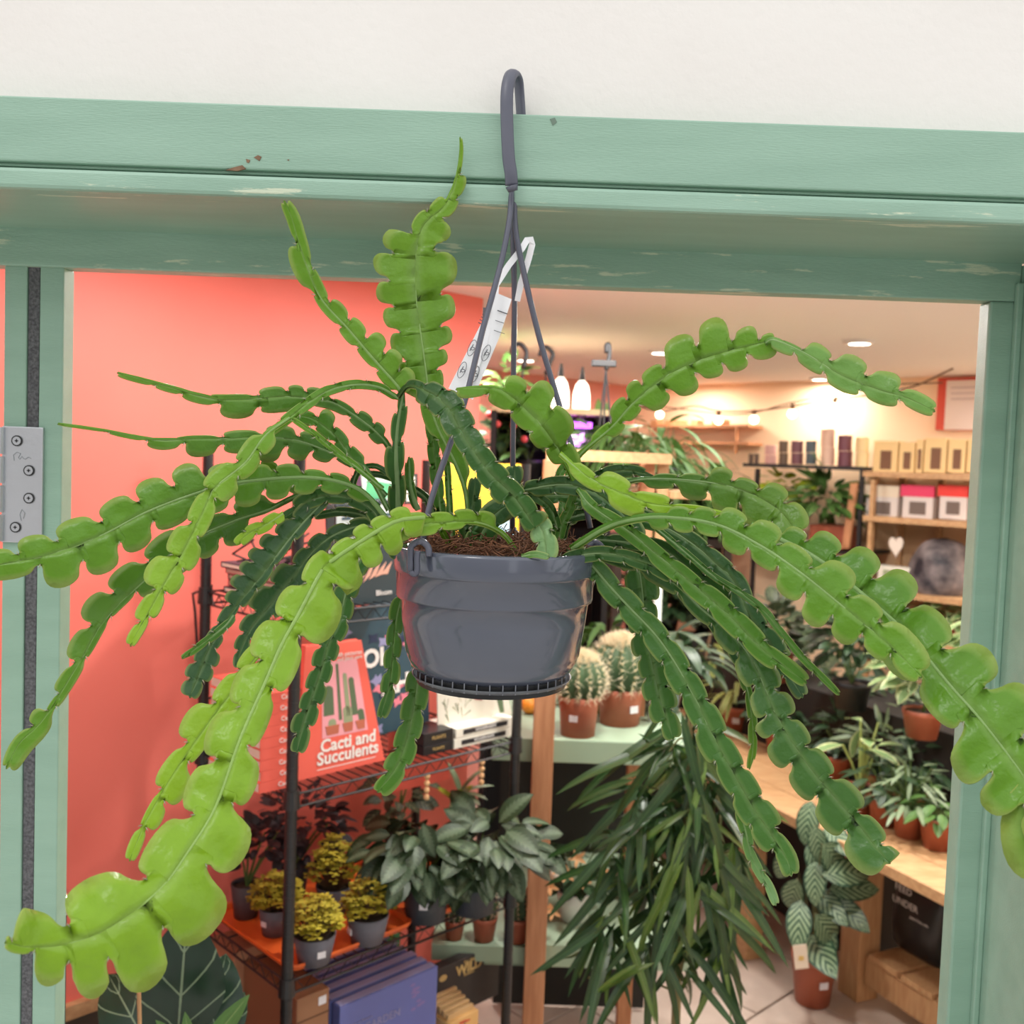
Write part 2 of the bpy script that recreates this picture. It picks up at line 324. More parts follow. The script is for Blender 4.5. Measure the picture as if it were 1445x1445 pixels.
def stem(pts, lobes=(), n=0, h=20, hb=None, nd=.48, c0=GREEN, c1=None, rib=1.0, roll=0, cup=.12, skew=.15, seed=0, wmin=3, ribc=None, d0=None, thick=.0016):
    """pts: (px,py,depth) centre line from base to tip. lobes: lobe tips in the same frame; n/h: evenly alternating lobes instead."""
    rnd = random.Random(seed*7+len(pts)*13+int(pts[0][0])); NS = 160
    c1 = c1 or c0
    pl = catmull([Vector(p) for p in pts], NS)
    acc = [0.0]
    for i in range(NS): acc.append(acc[-1]+(pl[i+1].xy-pl[i].xy).length)
    L = acc[-1]
    def at(s_):
        s_ = max(0, min(L, s_)); lo = 0; hi = NS
        while hi-lo > 1:
            m_ = (lo+hi)//2
            if acc[m_] <= s_: lo = m_
            else: hi = m_
        u = (s_-acc[lo])/max(1e-6, acc[hi]-acc[lo]); return pl[lo].lerp(pl[hi], u), (pl[hi]-pl[lo]).xy.normalized()
    sides = {1: [], -1: []}
    for (x, y) in lobes:
        best = min(range(NS+1), key=lambda i: (pl[i].xy-Vector((x, y))).length)
        t_ = (pl[min(best+1, NS)]-pl[max(best-1, 0)]).xy.normalized(); dv = Vector((x, y))-pl[best].xy
        sd = 1 if (t_.x*dv.y-t_.y*dv.x) > 0 else -1
        ext = dv.dot(t_) if best in (0, NS) else 0
        sides[sd].append([acc[best]+ext*.5, abs(t_.x*dv.y-t_.y*dv.x)])
    if n:
        for sd in (1, -1):
            for k in range(n):
                u = (k+.5+(.25 if sd > 0 else -.25))/n
                hh = (h if hb is None else hb+(h-hb)*min(1, u*1.6))*(1 if u < .86 else (1-(u-.86)*3.6))*rnd.uniform(.88, 1.12)
                sides[sd].append([u*L+rnd.uniform(-.1, .1)*L/n, max(2, hh)])
    def zz(i): return pl[min(NS, max(0, i))].z
    V3 = []; FA = []; CC = []
    cup_px = cup
    def point(s_, w_, sd, dome=0):
        q, t_ = at(s_); nn = Vector((-t_.y, t_.x))*sd
        xy = q.xy+nn*w_; d = q.z
        rl = math.radians(roll)
        dz = (w_*sd*math.sin(rl) + cup_px*w_*abs(w_)/40*1.0)/F*d + (.07*w_*math.sin(s_*.11+seed))/F*d - dome/F*d
        return P(xy.x, xy.y, d+dz*1.0)
    tw = 5
    for sd in (1, -1):
        lb = sorted(sides[sd]); segs = []
        if not lb: lb = [[L*.5, wmin]]
        bounds = [max(0, lb[0][0]-(lb[1][0]-lb[0][0])*.55 if len(lb) > 1 else 0)]
        for a, b in zip(lb, lb[1:]): bounds.append((a[0]*.6+b[0]*.4))
        bounds.append(min(L, lb[-1][0]+((lb[-1][0]-lb[-2][0])*.55 if len(lb) > 1 else L)))
        if bounds[-1] > L*.93: bounds[-1] = L
        out = []      # (s_center, s_out, w, u)
        if bounds[0] > 1:
            for k in range(8): out.append((bounds[0]*k/8, bounds[0]*k/8, wmin, 0, wmin))
        for k, (st, hh) in enumerate(lb):
            a, b = bounds[k], bounds[k+1]
            na = wmin if k == 0 else nd*min(hh, lb[k-1][1]); nb = (wmin if b < L else 1.0) if k == len(lb)-1 else nd*min(hh, lb[k+1][1])
            tl_ = rnd.uniform(-.2, .2)*hh*max(.15, min(1, (.75-nd)*4)); deep = min(1, (1-nd)*1.6)
            for (uu, ww) in LOBE:
                so_ = a+uu/.62*(st-a) if uu < .62 else st+(uu-.62)/.38*(b-st)
                base = na+(nb-na)*uu; w_ = base+(max(hh, base)-base)*ww
                so_ = so_*deep+(a+(b-a)*uu)*(1-deep) if ww > 0 else so_
                out.append((a+(b-a)*(.15+.7*uu if 0 < uu < 1 else uu), so_, w_, .035*hh*ww+tl_*ww*.5, base))
        out.append((bounds[-1], bounds[-1], wmin if bounds[-1] < L else .6, 0, wmin if bounds[-1] < L else .6))
        if bounds[-1] < L-1:
            for k in range(1, 6): out.append((bounds[-1]+(L-bounds[-1])*k/5, bounds[-1]+(L-bounds[-1])*k/5, wmin*(1-k/6), 0, wmin*(1-k/6)))
        base = len(V3); cols = (0, .5, 1, 1.5, 2)
        for (sc_, so_, w_, dm, wb) in out:
            wb = min(wb, w_)
            for c in cols:
                if c <= 1: V3.append(point(sc_, wb*c, sd))
                else: V3.append(point(sc_+(so_-sc_)*(c-1), wb+(w_-wb)*(c-1), sd, dm*(c-1)**1.5))
                col = mix(c0, c1, max(0, min(1, sc_/L)))
                if c == 2: col = mix(col, (.55, .6, .18), .45)
                elif c == 0: col = mix(col, (.4, .55, .2), .25)
                CC.append(col)
        m_ = len(cols)
        for i in range(len(out)-1):
            for j in range(m_-1):
                q = (base+i*m_+j, base+i*m_+j+1, base+(i+1)*m_+j+1, base+(i+1)*m_+j)
                FA.append(q if sd > 0 else q[::-1])
        for k in range(1, len(bounds)-1):       # pale bristles in the notches
            hb_ = nd*min(lb[k-1][1], lb[k][1]); p0 = point(bounds[k], hb_*.98, sd, 1); vw = (p0-CP).normalized()
            for a_ in (-.5, .15):
                q0_, t0_ = at(bounds[k]); nn_ = Vector((-t0_.y, t0_.x))*sd; dv_ = (nn_*math.cos(a_)+t0_*math.sin(a_+.9))*5.5
                q2 = q0_.xy+Vector((-t0_.y, t0_.x))*sd*hb_*.98; p1_ = P(q2.x+dv_.x, q2.y+dv_.y, q0_.z-.003); o_ = len(V3)
                sv = (p1_-p0).cross(vw).normalized()*.00035; V3.extend([p0+sv, p0-sv, p1_]); FA.append((o_, o_+1, o_+2)); CC.extend([(.55, .55, .38)]*3)
    # round midrib
    VA, FAA, CA_ = V3, FA, CC; V3 = []; FA = []; CC = []
    nb_ = 0; RN = 60; rad = .0013*rib
    rings = []
    for i in range(RN+1):
        q, t_ = at(L*i/RN); nn = Vector((-t_.y, t_.x)); w_ = (1.15-.75*i/RN)*rad*F/q.z
        c = P(q.x, q.y, q.z); sidev = (P(q.x+nn.x, q.y+nn.y, q.z)-c).normalized(); view = (c-CP).normalized()
        r3 = w_*q.z/F
        for j in range(6):
            a = 2*math.pi*j/6; V3.append(c+sidev*math.cos(a)*r3-view*math.sin(a)*r3*.8)
            rc = ribc or mix(mix(c0, c1, i/RN), (.50, .66, .32), .38)
            CC.append(rc)
    for i in range(RN):
        for j in range(6): FA.append((nb_+i*6+j, nb_+i*6+(j+1) % 6, nb_+(i+1)*6+(j+1) % 6, nb_+(i+1)*6+j))
    mb = MB(); mb.add(VA, FAA); o = put(mb, 'stem', M_stem, POT, smooth=True)
    mb = MB(); mb.add(V3, FA); o2 = put(mb, 'midrib', M_stem, o, smooth=True)
    for ob, cc in ((o, CA_), (o2, CC)):
        ca = ob.data.color_attributes.new('Col', 'FLOAT_COLOR', 'POINT'); ca.data.foreach_set('color', [x for c in cc for x in (*c, 1.0)])
    md = o.modifiers.new('s', 'SOLIDIFY'); md.thickness = thick; md.offset = 0
    return o
def Z(pts, *ds):       # spread depths along a list of pixel points
    n_ = len(pts)-1; m_ = len(ds)-1; out = []
    for i, p in enumerate(pts):
        u = i/n_*m_; k = min(int(u), m_-1); out.append((p[0], p[1], ds[k]+(ds[k+1]-ds[k])*(u-k)))
    return out
# A big lime stem, lower left
stem(Z([(733, 790), (722, 768), (705, 750), (672, 737), (620, 738), (565, 742)], .90, .885, .86), [(690, 722), (655, 718), (620, 722), (590, 722), (600, 756), (560, 764), (640, 748)], nd=.6, c0=GREEN, c1=mix(GREEN, LIME, .5), rib=1.1, cup=.1)
stem(Z([(600, 730), (560, 735), (515, 760), (470, 790), (454, 805), (421, 867), (398, 908), (372, 968), (339, 1042), (304, 1139), (266, 1201), (225, 1256), (156, 1308), (95, 1332), (41, 1336), (8, 1330)], .86, .83, .78, .72, .66, .62),
     [(560, 716), (530, 730), (505, 742), (480, 762), (432, 796), (392, 846), (357, 898), (329, 962), (291, 1035), (266, 1101), (213, 1184), (119, 1243), (33, 1281), (14, 1322),
      (585, 758), (560, 782), (535, 797), (503, 832), (474, 888), (418, 950), (377, 1025), (362, 1108), (346, 1208), (300, 1315), (205, 1399), (135, 1408), (71, 1391), (20, 1345)], nd=.45, c0=mix(GREEN, LIME, .6), c1=mix(LIME, GREEN, .25), rib=1.5, skew=.1, cup=.18)
# B
stem(Z([(520, 760), (440, 845), (364, 925), (325, 980), (294, 1021), (242, 1097), (208, 1156), (183, 1214)], .87, .84, .8), [(344, 921), (309, 966), (263, 1007), (227, 1083), (206, 1145), (182, 1190), (350, 985), (290, 1055), (259, 1125), (228, 1160), (200, 1195)], nd=.45, c0=LIME, c1=LIME, rib=1, cup=.2)
# C
stem(Z([(562, 562), (536, 547), (503, 543), (465, 551), (436, 568), (409, 589), (372, 616)], .93, .9, .88), n=5, h=8, hb=6, nd=.8, c0=MID, c1=GREEN, rib=1.2)
stem(Z([(409, 589), (374, 615), (346, 653), (304, 688), (287, 722), (256, 784), (235, 819), (208, 868), (184, 911)], .88, .85, .82), [(342, 629), (301, 663), (270, 715), (240, 757), (209, 797), (194, 857), (182, 893), (385, 632), (357, 668), (328, 702), (297, 740), (278, 795), (257, 826), (225, 864), (205, 888)], nd=.45, c0=GREEN, c1=LIME, rib=1, cup=.2)
# D
stem(Z([(548, 735), (519, 700), (492, 684), (453, 675), (403, 674), (329, 682), (277, 696), (208, 722), (138, 758), (69, 783), (0, 797), (-30, 800)], .92, .9, .87, .84),
     [(480, 668), (442, 662), (405, 654), (361, 655), (308, 655), (258, 655), (204, 678), (158, 704), (97, 734), (42, 756), (-5, 775),
      (500, 705), (465, 697), (430, 698), (393, 705), (351, 715), (305, 724), (245, 744), (200, 775), (149, 809), (90, 829), (20, 817)], nd=.45, c0=MID, c1=GREEN, rib=1.5, cup=.15)
# E
stem(Z([(510, 690), (450, 690), (403, 707), (380, 719), (329, 736), (277, 760), (208, 816), (149, 874), (111, 937), (62, 1014), (28, 1049), (9, 1084)], .96, .93, .9, .87),
     [(350, 700), (290, 730), (222, 757), (163, 806), (124, 845), (99, 906), (82, 958), (46, 1004), (23, 1038),
      (339, 768), (298, 785), (263, 805), (215, 838), (180, 850), (138, 906), (107, 962), (69, 995), (45, 1059)], nd=.45, c0=DEEP, c1=GREEN, rib=1.2)
# F tall upright
stem(Z([(662, 768), (660, 723), (656, 690), (643, 654), (618, 604), (604, 560), (602, 530), (588, 426), (586, 374), (596, 322), (628, 290), (644, 253), (649, 218), (649, 194)], .95, .94, .93, .92),
     [(625, 640), (600, 600), (560, 525), (551, 487), (541, 450), (531, 416), (527, 367), (540, 338), (586, 306), (612, 284),
      (655, 640), (632, 565), (626, 533), (632, 502), (638, 469), (643, 436), (645, 386), (636, 334), (640, 300), (657, 262), (653, 228)], nd=.64, c0=MID, c1=mix(GREEN, LIME, .3), rib=1.2, cup=.1)
# H
stem(Z([(566, 556), (561, 545), (523, 502), (491, 464), (455, 424), (436, 384), (422, 343), (412, 308), (401, 284)], .93, .92, .9),
     [(583, 524), (564, 498), (540, 473), (512, 457), (484, 430), (458, 405), (433, 336), (540, 540), (512, 506), (486, 478), (462, 447), (410, 374), (404, 310)], nd=.5, c0=GREEN, c1=GREEN, rib=1.2)
# G dark foreground
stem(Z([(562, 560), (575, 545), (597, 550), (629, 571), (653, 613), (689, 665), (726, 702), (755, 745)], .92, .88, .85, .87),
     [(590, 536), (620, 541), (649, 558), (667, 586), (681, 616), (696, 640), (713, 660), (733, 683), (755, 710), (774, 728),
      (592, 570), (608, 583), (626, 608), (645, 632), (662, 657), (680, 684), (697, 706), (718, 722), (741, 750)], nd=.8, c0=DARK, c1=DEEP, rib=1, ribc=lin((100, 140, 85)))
# I
stem(Z([(815, 690), (793, 644), (766, 603), (730, 567), (703, 549), (672, 547), (644, 549)], .93, .88, .86, .84),
     [(737, 534), (772, 538), (804, 585), (816, 640), (660, 562), (699, 573), (730, 600), (752, 626), (775, 648)], nd=.62, c0=GREEN, c1=GREEN, rib=.9, cup=.15)
stem(Z([(790, 640), (808, 656), (834, 676), (865, 691), (908, 708), (949, 715), (999, 721), (1031, 726)], .88, .86, .84),
     [(830, 660), (868, 667), (928, 696), (975, 712), (822, 684), (883, 726), (945, 729), (990, 728)], nd=.45, c0=mix(GREEN, LIME, .5), c1=LIME, rib=.9)
# J
stem(Z([(800, 672), (820, 640), (863, 603), (895, 568), (945, 528), (997, 505), (1042, 492), (1094, 480)], .97, .95, .93),
     [(846, 604), (868, 567), (890, 539), (912, 522), (955, 474), (1004, 449), (1056, 460), (1085, 470), (875, 612), (898, 588), (936, 575), (975, 557), (1012, 532), (1042, 524), (1082, 507)], nd=.45, c0=GREEN, c1=GREEN, rib=1.1)
stem(Z([(1080, 484), (1094, 480), (1139, 500), (1187, 530), (1239, 550), (1277, 561), (1319, 580)], .93, .91, .88),
     [(1120, 486), (1159, 487), (1207, 502), (1259, 526), (1294, 552), (1100, 497), (1139, 520), (1187, 552), (1246, 572), (1294, 581)], nd=.45, c0=mix(GREEN, PALE, .4), c1=mix(GREEN, PALE, .3), rib=1.0, skew=.5)
# M olive
stem(Z([(860, 690), (895, 678), (945, 676), (1008, 682), (1060, 697), (1101, 722), (1124, 755), (1138, 790), (1140, 815)], .97, .93, .88),
     [(940, 668), (980, 668), (1021, 659), (1057, 676), (1104, 686), (1135, 718), (1146, 780), (930, 690), (980, 706), (1018, 724), (1059, 742), (1083, 780), (1118, 800)], nd=.45, c0=DEEP, c1=OLIVE, rib=1.1)
# L rear big right
stem(Z([(1060, 740), (1100, 760), (1147, 784), (1194, 819), (1259, 874), (1289, 904), (1339, 965), (1386, 1018), (1445, 1096), (1500, 1180)], .9, .84, .76, .7),
     [(1128, 745), (1172, 752), (1232, 779), (1286, 812), (1330, 869), (1398, 920), (1462, 980), (1500, 1060), (1550, 1130),
      (1150, 820), (1200, 850), (1255, 945), (1312, 1005), (1352, 1098), (1385, 1135), (1450, 1190)], nd=.45, c0=MID, c1=GREEN, rib=1.7, cup=.12)
# K front big right
stem(Z([(806, 775), (852, 746), (893, 733), (945, 730), (1014, 741), (1080, 774), (1135, 812), (1187, 854), (1256, 912), (1300, 955)], .9, .84, .78, .74),
     [(960, 714), (1000, 716), (1038, 718), (1091, 738), (1130, 772), (1198, 800), (1236, 850), (1280, 886), (930, 748), (965, 752), (997, 756), (1031, 780), (1073, 799), (1107, 842), (1140, 880), (1182, 904), (1230, 925), (1270, 950)], nd=.45, c0=MID, c1=GREEN, rib=1.5, cup=.12, wmin=5)
stem(Z([(1500, 1080), (1490, 1150), (1500, 1240)], .72, .7), [(1412, 1182)], nd=.45, c0=GREEN)
# N lower right group
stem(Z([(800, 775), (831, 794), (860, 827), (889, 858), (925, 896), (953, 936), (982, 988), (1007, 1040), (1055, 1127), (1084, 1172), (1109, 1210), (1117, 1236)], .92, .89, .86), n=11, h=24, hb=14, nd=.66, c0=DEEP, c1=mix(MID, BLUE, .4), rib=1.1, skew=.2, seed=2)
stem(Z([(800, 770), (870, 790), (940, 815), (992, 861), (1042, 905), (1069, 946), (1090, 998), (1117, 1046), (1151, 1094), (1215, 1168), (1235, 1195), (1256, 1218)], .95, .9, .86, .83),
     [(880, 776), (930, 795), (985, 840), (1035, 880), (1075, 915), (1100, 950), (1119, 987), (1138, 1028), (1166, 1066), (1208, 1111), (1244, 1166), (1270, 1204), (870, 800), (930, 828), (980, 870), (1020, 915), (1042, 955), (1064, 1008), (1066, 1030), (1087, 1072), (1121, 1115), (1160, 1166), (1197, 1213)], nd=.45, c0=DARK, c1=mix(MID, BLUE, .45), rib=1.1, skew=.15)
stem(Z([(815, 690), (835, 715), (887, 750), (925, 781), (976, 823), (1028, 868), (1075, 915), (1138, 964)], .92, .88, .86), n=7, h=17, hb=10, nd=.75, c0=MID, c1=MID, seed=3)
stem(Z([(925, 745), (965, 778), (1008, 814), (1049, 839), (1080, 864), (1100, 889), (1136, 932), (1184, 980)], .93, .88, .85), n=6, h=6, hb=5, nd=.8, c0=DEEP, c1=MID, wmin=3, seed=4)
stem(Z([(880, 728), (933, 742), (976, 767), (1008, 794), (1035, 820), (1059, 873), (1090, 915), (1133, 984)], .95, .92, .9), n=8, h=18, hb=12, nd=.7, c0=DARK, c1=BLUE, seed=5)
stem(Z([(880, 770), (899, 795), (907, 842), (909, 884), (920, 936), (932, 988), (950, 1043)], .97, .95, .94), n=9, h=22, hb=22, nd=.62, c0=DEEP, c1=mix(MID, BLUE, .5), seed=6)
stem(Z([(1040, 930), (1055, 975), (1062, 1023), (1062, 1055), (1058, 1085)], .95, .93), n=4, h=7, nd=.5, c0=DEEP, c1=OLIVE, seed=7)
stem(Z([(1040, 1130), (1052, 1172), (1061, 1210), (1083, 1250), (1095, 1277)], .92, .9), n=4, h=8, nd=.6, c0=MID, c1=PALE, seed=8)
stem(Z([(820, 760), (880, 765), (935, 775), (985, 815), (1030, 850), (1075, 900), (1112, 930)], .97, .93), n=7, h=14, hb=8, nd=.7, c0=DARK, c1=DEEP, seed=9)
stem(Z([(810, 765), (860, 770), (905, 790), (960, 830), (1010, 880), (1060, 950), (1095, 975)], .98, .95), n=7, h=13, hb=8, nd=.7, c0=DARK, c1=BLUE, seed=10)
# O right, near the pot
stem(Z([(790, 760), (775, 715), (738, 692)], .95, .93), n=3, h=8, nd=.8, c0=DEEP)
stem(Z([(738, 692), (788, 684), (820, 688), (855, 705), (885, 732), (905, 760)], .93, .91), n=5, h=13, nd=.8, c0=DARK, c1=BLUE, seed=11)
stem(Z([(742, 702), (800, 700), (840, 712), (885, 722), (935, 735)], .95, .96), n=5, h=10, nd=.8, c0=DEEP, c1=DARK, seed=12)
stem(Z([(800, 745), (830, 690), (848, 670), (885, 664), (922, 672)], 1.0, 1.02), n=5, h=9, nd=.8, c0=DARK, c1=DARK, seed=13)
stem(Z([(790, 790), (800, 735), (850, 722), (900, 712), (930, 730)], .98, .97), n=4, h=9, nd=.8, c0=DARK, c1=DARK, seed=14)
stem(Z([(785, 790), (792, 745), (806, 712), (812, 690)], .95, .94), n=4, h=7, nd=.8, c0=DEEP, c1=MID, seed=15)
stem(Z([(776, 792), (790, 740), (795, 700), (790, 668), (826, 632)], .98, 1.0), n=4, h=7, nd=.8, c0=DEEP, c1=MID, seed=16)
stem(Z([(770, 800), (830, 782), (880, 785), (935, 805), (975, 835)], .9, .89), n=6, h=11, nd=.75, c0=DARK, c1=DEEP, seed=36)
# P left dark group
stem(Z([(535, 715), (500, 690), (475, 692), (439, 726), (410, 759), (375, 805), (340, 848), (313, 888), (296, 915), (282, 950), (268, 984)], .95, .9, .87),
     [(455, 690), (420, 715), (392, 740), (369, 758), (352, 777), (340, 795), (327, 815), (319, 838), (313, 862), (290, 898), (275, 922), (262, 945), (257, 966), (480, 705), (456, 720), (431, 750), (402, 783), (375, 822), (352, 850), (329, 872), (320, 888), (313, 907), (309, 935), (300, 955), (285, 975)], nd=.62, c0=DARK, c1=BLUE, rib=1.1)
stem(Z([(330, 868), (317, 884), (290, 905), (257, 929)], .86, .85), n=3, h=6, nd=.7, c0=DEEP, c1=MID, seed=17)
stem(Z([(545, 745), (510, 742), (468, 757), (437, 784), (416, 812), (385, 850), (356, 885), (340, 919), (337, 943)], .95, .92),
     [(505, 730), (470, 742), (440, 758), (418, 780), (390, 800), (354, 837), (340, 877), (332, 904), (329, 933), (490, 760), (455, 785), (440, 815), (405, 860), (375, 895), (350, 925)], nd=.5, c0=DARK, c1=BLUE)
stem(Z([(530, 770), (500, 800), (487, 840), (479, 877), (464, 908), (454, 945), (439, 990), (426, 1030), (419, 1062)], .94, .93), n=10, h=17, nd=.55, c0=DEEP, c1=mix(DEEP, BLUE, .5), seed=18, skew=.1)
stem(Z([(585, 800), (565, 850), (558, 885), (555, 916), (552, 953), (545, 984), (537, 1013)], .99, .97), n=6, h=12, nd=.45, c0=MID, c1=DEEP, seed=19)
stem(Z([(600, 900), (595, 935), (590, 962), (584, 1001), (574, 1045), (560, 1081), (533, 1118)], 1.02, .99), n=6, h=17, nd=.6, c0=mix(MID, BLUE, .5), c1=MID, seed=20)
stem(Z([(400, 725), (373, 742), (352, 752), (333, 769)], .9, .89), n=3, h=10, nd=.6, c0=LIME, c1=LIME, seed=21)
# Q left upper group
stem(Z([(560, 660), (548, 630), (534, 613), (513, 595), (476, 571), (449, 564), (403, 560), (348, 564), (296, 563), (245, 548), (203, 536), (166, 526)], .95, .92, .87),
     [(540, 600), (520, 584), (490, 570), (442, 546), (420, 543), (388, 545), (330, 556), (525, 622), (505, 605), (470, 580), (386, 583), (338, 591), (270, 567), (235, 553), (192, 540)], nd=.5, c0=DEEP, c1=GREEN, wmin=4)
stem(Z([(545, 700), (500, 655), (455, 634), (420, 622), (374, 617), (320, 619), (270, 620), (221, 622), (138, 606), (82, 598)], .94, .9, .86),
     [(480, 632), (440, 610), (400, 600), (336, 607), (280, 614), (484, 655), (450, 651), (420, 650), (376, 653), (339, 640), (280, 645), (228, 635), (175, 618), (120, 606)], nd=.35, c0=DEEP, c1=GREEN, wmin=3)
stem(Z([(548, 720), (517, 663), (496, 645), (476, 618), (445, 593), (418, 586)], .93, .92), [(507, 636), (484, 609), (466, 579), (436, 580), (500, 662), (478, 638), (453, 614), (430, 600)], nd=.55, c0=DEEP, c1=MID)
stem(Z([(540, 690), (513, 667), (478, 640), (445, 613), (413, 591)], .9, .88), n=5, h=5, nd=.8, c0=MID, c1=GREEN, seed=22)
stem(Z([(450, 700), (420, 680), (385, 668), (360, 662), (340, 662)], .93, .92), n=4, h=16, nd=.5, c0=MID, c1=OLIVE, seed=23)
# R main vertical
stem(Z([(572, 785), (563, 730), (561, 686), (559, 645), (561, 603), (567, 566), (570, 548)], .96, .94, .93), [(547, 707), (542, 650), (552, 597), (562, 560), (573, 690), (571, 640), (573, 597)], nd=.55, c0=DARK, c1=DEEP, rib=2.6, wmin=6)
stem(Z([(590, 720), (580, 690), (577, 645)], .96, .95), n=2, h=7, nd=.7, c0=DEEP, c1=MID, rib=2)
# S centre
stem(Z([(727, 720), (726, 690), (726, 657)], .93, .92), n=2, h=14, nd=.7, c0=BLUE, c1=BLUE)
stem(Z([(668, 775), (667, 727), (671, 674)], .96, .95), n=3, h=11, nd=.75, c0=DEEP, c1=BLUE, seed=24)
stem(Z([(672, 780), (685, 742), (705, 720), (722, 712)], .93, .92), n=2, h=20, nd=.8, c0=DEEP, c1=BLUE, seed=25)
stem(Z([(757, 735), (768, 757), (771, 790)], .875, .87), n=2, h=17, nd=.7, c0=PALE, c1=PALE, seed=26, rib=.6)
stem(Z([(736, 786), (755, 782), (775, 786)], .86, .855), n=1, h=5, nd=.7, c0=MID, c1=PALE, seed=27)
stem(Z([(626, 770), (620, 706), (612, 633), (608, 585)], .98, .97), n=6, h=9, nd=.7, c0=DEEP, c1=MID, seed=28)
stem(Z([(640, 780), (635, 723), (631, 656), (625, 620)], .98, .97), n=4, h=5, nd=.8, c0=DEEP, c1=MID, seed=29, rib=1.4)
stem(Z([(648, 785), (630, 760), (620, 740)], .92, .9), n=2, h=6, nd=.8, c0=GREEN, c1=GREEN, seed=30)
stem(Z([(660, 785), (655, 750), (660, 720)], .94, .93), n=2, h=8, nd=.8, c0=DARK, c1=DARK, seed=31)
# T connections left
stem(Z([(575, 770), (523, 732), (480, 722), (443, 728)], .98, .97), n=4, h=7, nd=.8, c0=DARK, c1=DARK, seed=32, rib=1.5)
stem(Z([(575, 765), (535, 735), (500, 700), (505, 666), (530, 658), (556, 675)], .97, .95), n=4, h=5, nd=.8, c0=DARK, c1=DARK, seed=33, rib=1.5)
stem(Z([(625, 775), (606, 711), (575, 686), (540, 670), (510, 668)], .99, .97), n=4, h=6, nd=.8, c0=DARK, c1=DARK, seed=34, rib=1.6)
stem(Z([(560, 790), (540, 745), (520, 715), (480, 700), (440, 705), (395, 735)], .93, .92), n=7, h=13, hb=8, nd=.65, c0=DARK, c1=DEEP, seed=35)
# plant label hanging from the strands
t = thing('plant_label', 'white looped care label hanging from the pot hanger, printed with small icons', 'label', P(650, 540, .935))
M_tag = mat('white_card', (.93, .93, .95), .45)
mb = MB()
def ribbon(pts, wds, d0, d1, mb):
    n_ = len(pts)-1; vs = []
    for i, (x, y) in enumerate(pts):
        a = Vector(pts[max(0, i-1)]); b = Vector(pts[min(n_, i+1)]); t_ = (b-a).normalized(); nn = Vector((-t_.y, t_.x))*wds[i]/2; d = d0+(d1-d0)*i/n_
        vs += [P(x+nn.x, y+nn.y, d), P(x-nn.x, y-nn.y, d), P(x-nn.x, y-nn.y, d+.0008), P(x+nn.x, y+nn.y, d+.0008)]
    fs = [(0, 1, 2, 3), (4*n_+3, 4*n_+2, 4*n_+1, 4*n_)]
    for i in range(n_):
        for j in range(4): fs.append((4*i+j, 4*(i+1)+j, 4*(i+1)+(j+1) % 4, 4*i+(j+1) % 4))
    mb.add(vs, fs)
ribbon([(655, 560), (681, 490), (698, 425), (700, 402), (718, 374), (737, 350), (744, 338), (749, 337), (751, 345), (746, 365), (735, 400), (730, 425)], [10, 10, 10, 9, 9, 9, 9, 9, 9, 9, 9, 8], .933, .952, mb)
q4 = [(702, 413), (722, 423), (668, 560), (632, 552)]
ribbon([(712, 418), (690, 470), (650, 556)], [22, 32, 38], .9345, .9365, mb)
put(mb, 'card', M_tag, t)
M_ink = mat('grey_ink', (.12, .12, .14), .6)
mb = MB()
def ell(cx, cy, a, b, ang, d=.9335):
    ps = []
    for k in range(15):
        q = 2*math.pi*k/14; x = a*math.cos(q); y = b*math.sin(q); ps.append(P(cx+x*math.cos(ang)-y*math.sin(ang), cy+x*math.sin(ang)+y*math.cos(ang), d))
    mb.tube(ps, .0003, 4)
for cx, cy in ((666, 491), (686, 498), (652, 522), (670, 528)):
    ell(cx, cy, 12, 5, -1.2); ell(cx+1, cy+1, 3, 2, 0)
    mb.tube([P(cx-3, cy+4, .9335), P(cx+2, cy-5, .9335)], .0004, 4)
mb.tube([P(697, 466, .9335), P(712, 471, .9335)], .0003, 4)
for k in range(4): mb.tube([P(675+k*2, 455-k*4, .9335), P(679+k*2, 457-k*4, .9335)], .0004, 4)
mb.box(P(686, 441, .9338), (.006, .0006, .009))
mb.tube([P(699, 452, .9335), P(711, 456, .9335)], .0003, 4)
mb.tube([P(702, 438, .9335), P(716, 443, .9335)], .0005, 4)
put(mb, 'print', M_ink, t)
# ------------------------------------------------------------------ the shop beyond the door
UX = Vector((math.cos(math.radians(43.5)), math.sin(math.radians(43.5)), 0)); UY = Vector((-UX.y, UX.x, 0))
VX = Vector((.703, -.711, 0)); ZC = 2.2
RM = Matrix((UX, UY, Vector((0, 0, 1)))).transposed()
M_coral = mat('coral_wall_paint', lin((234, 116, 102)), .55, lin((238, 122, 108)), 2, .12, 60)
M_peach = mat('peach_wall_paint', lin((244, 214, 178)), .7)
M_pink = mat('dusty_pink_paint', lin((226, 150, 136)), .7)
M_ceil = mat('ceiling_white', lin((244, 240, 240)), .8)
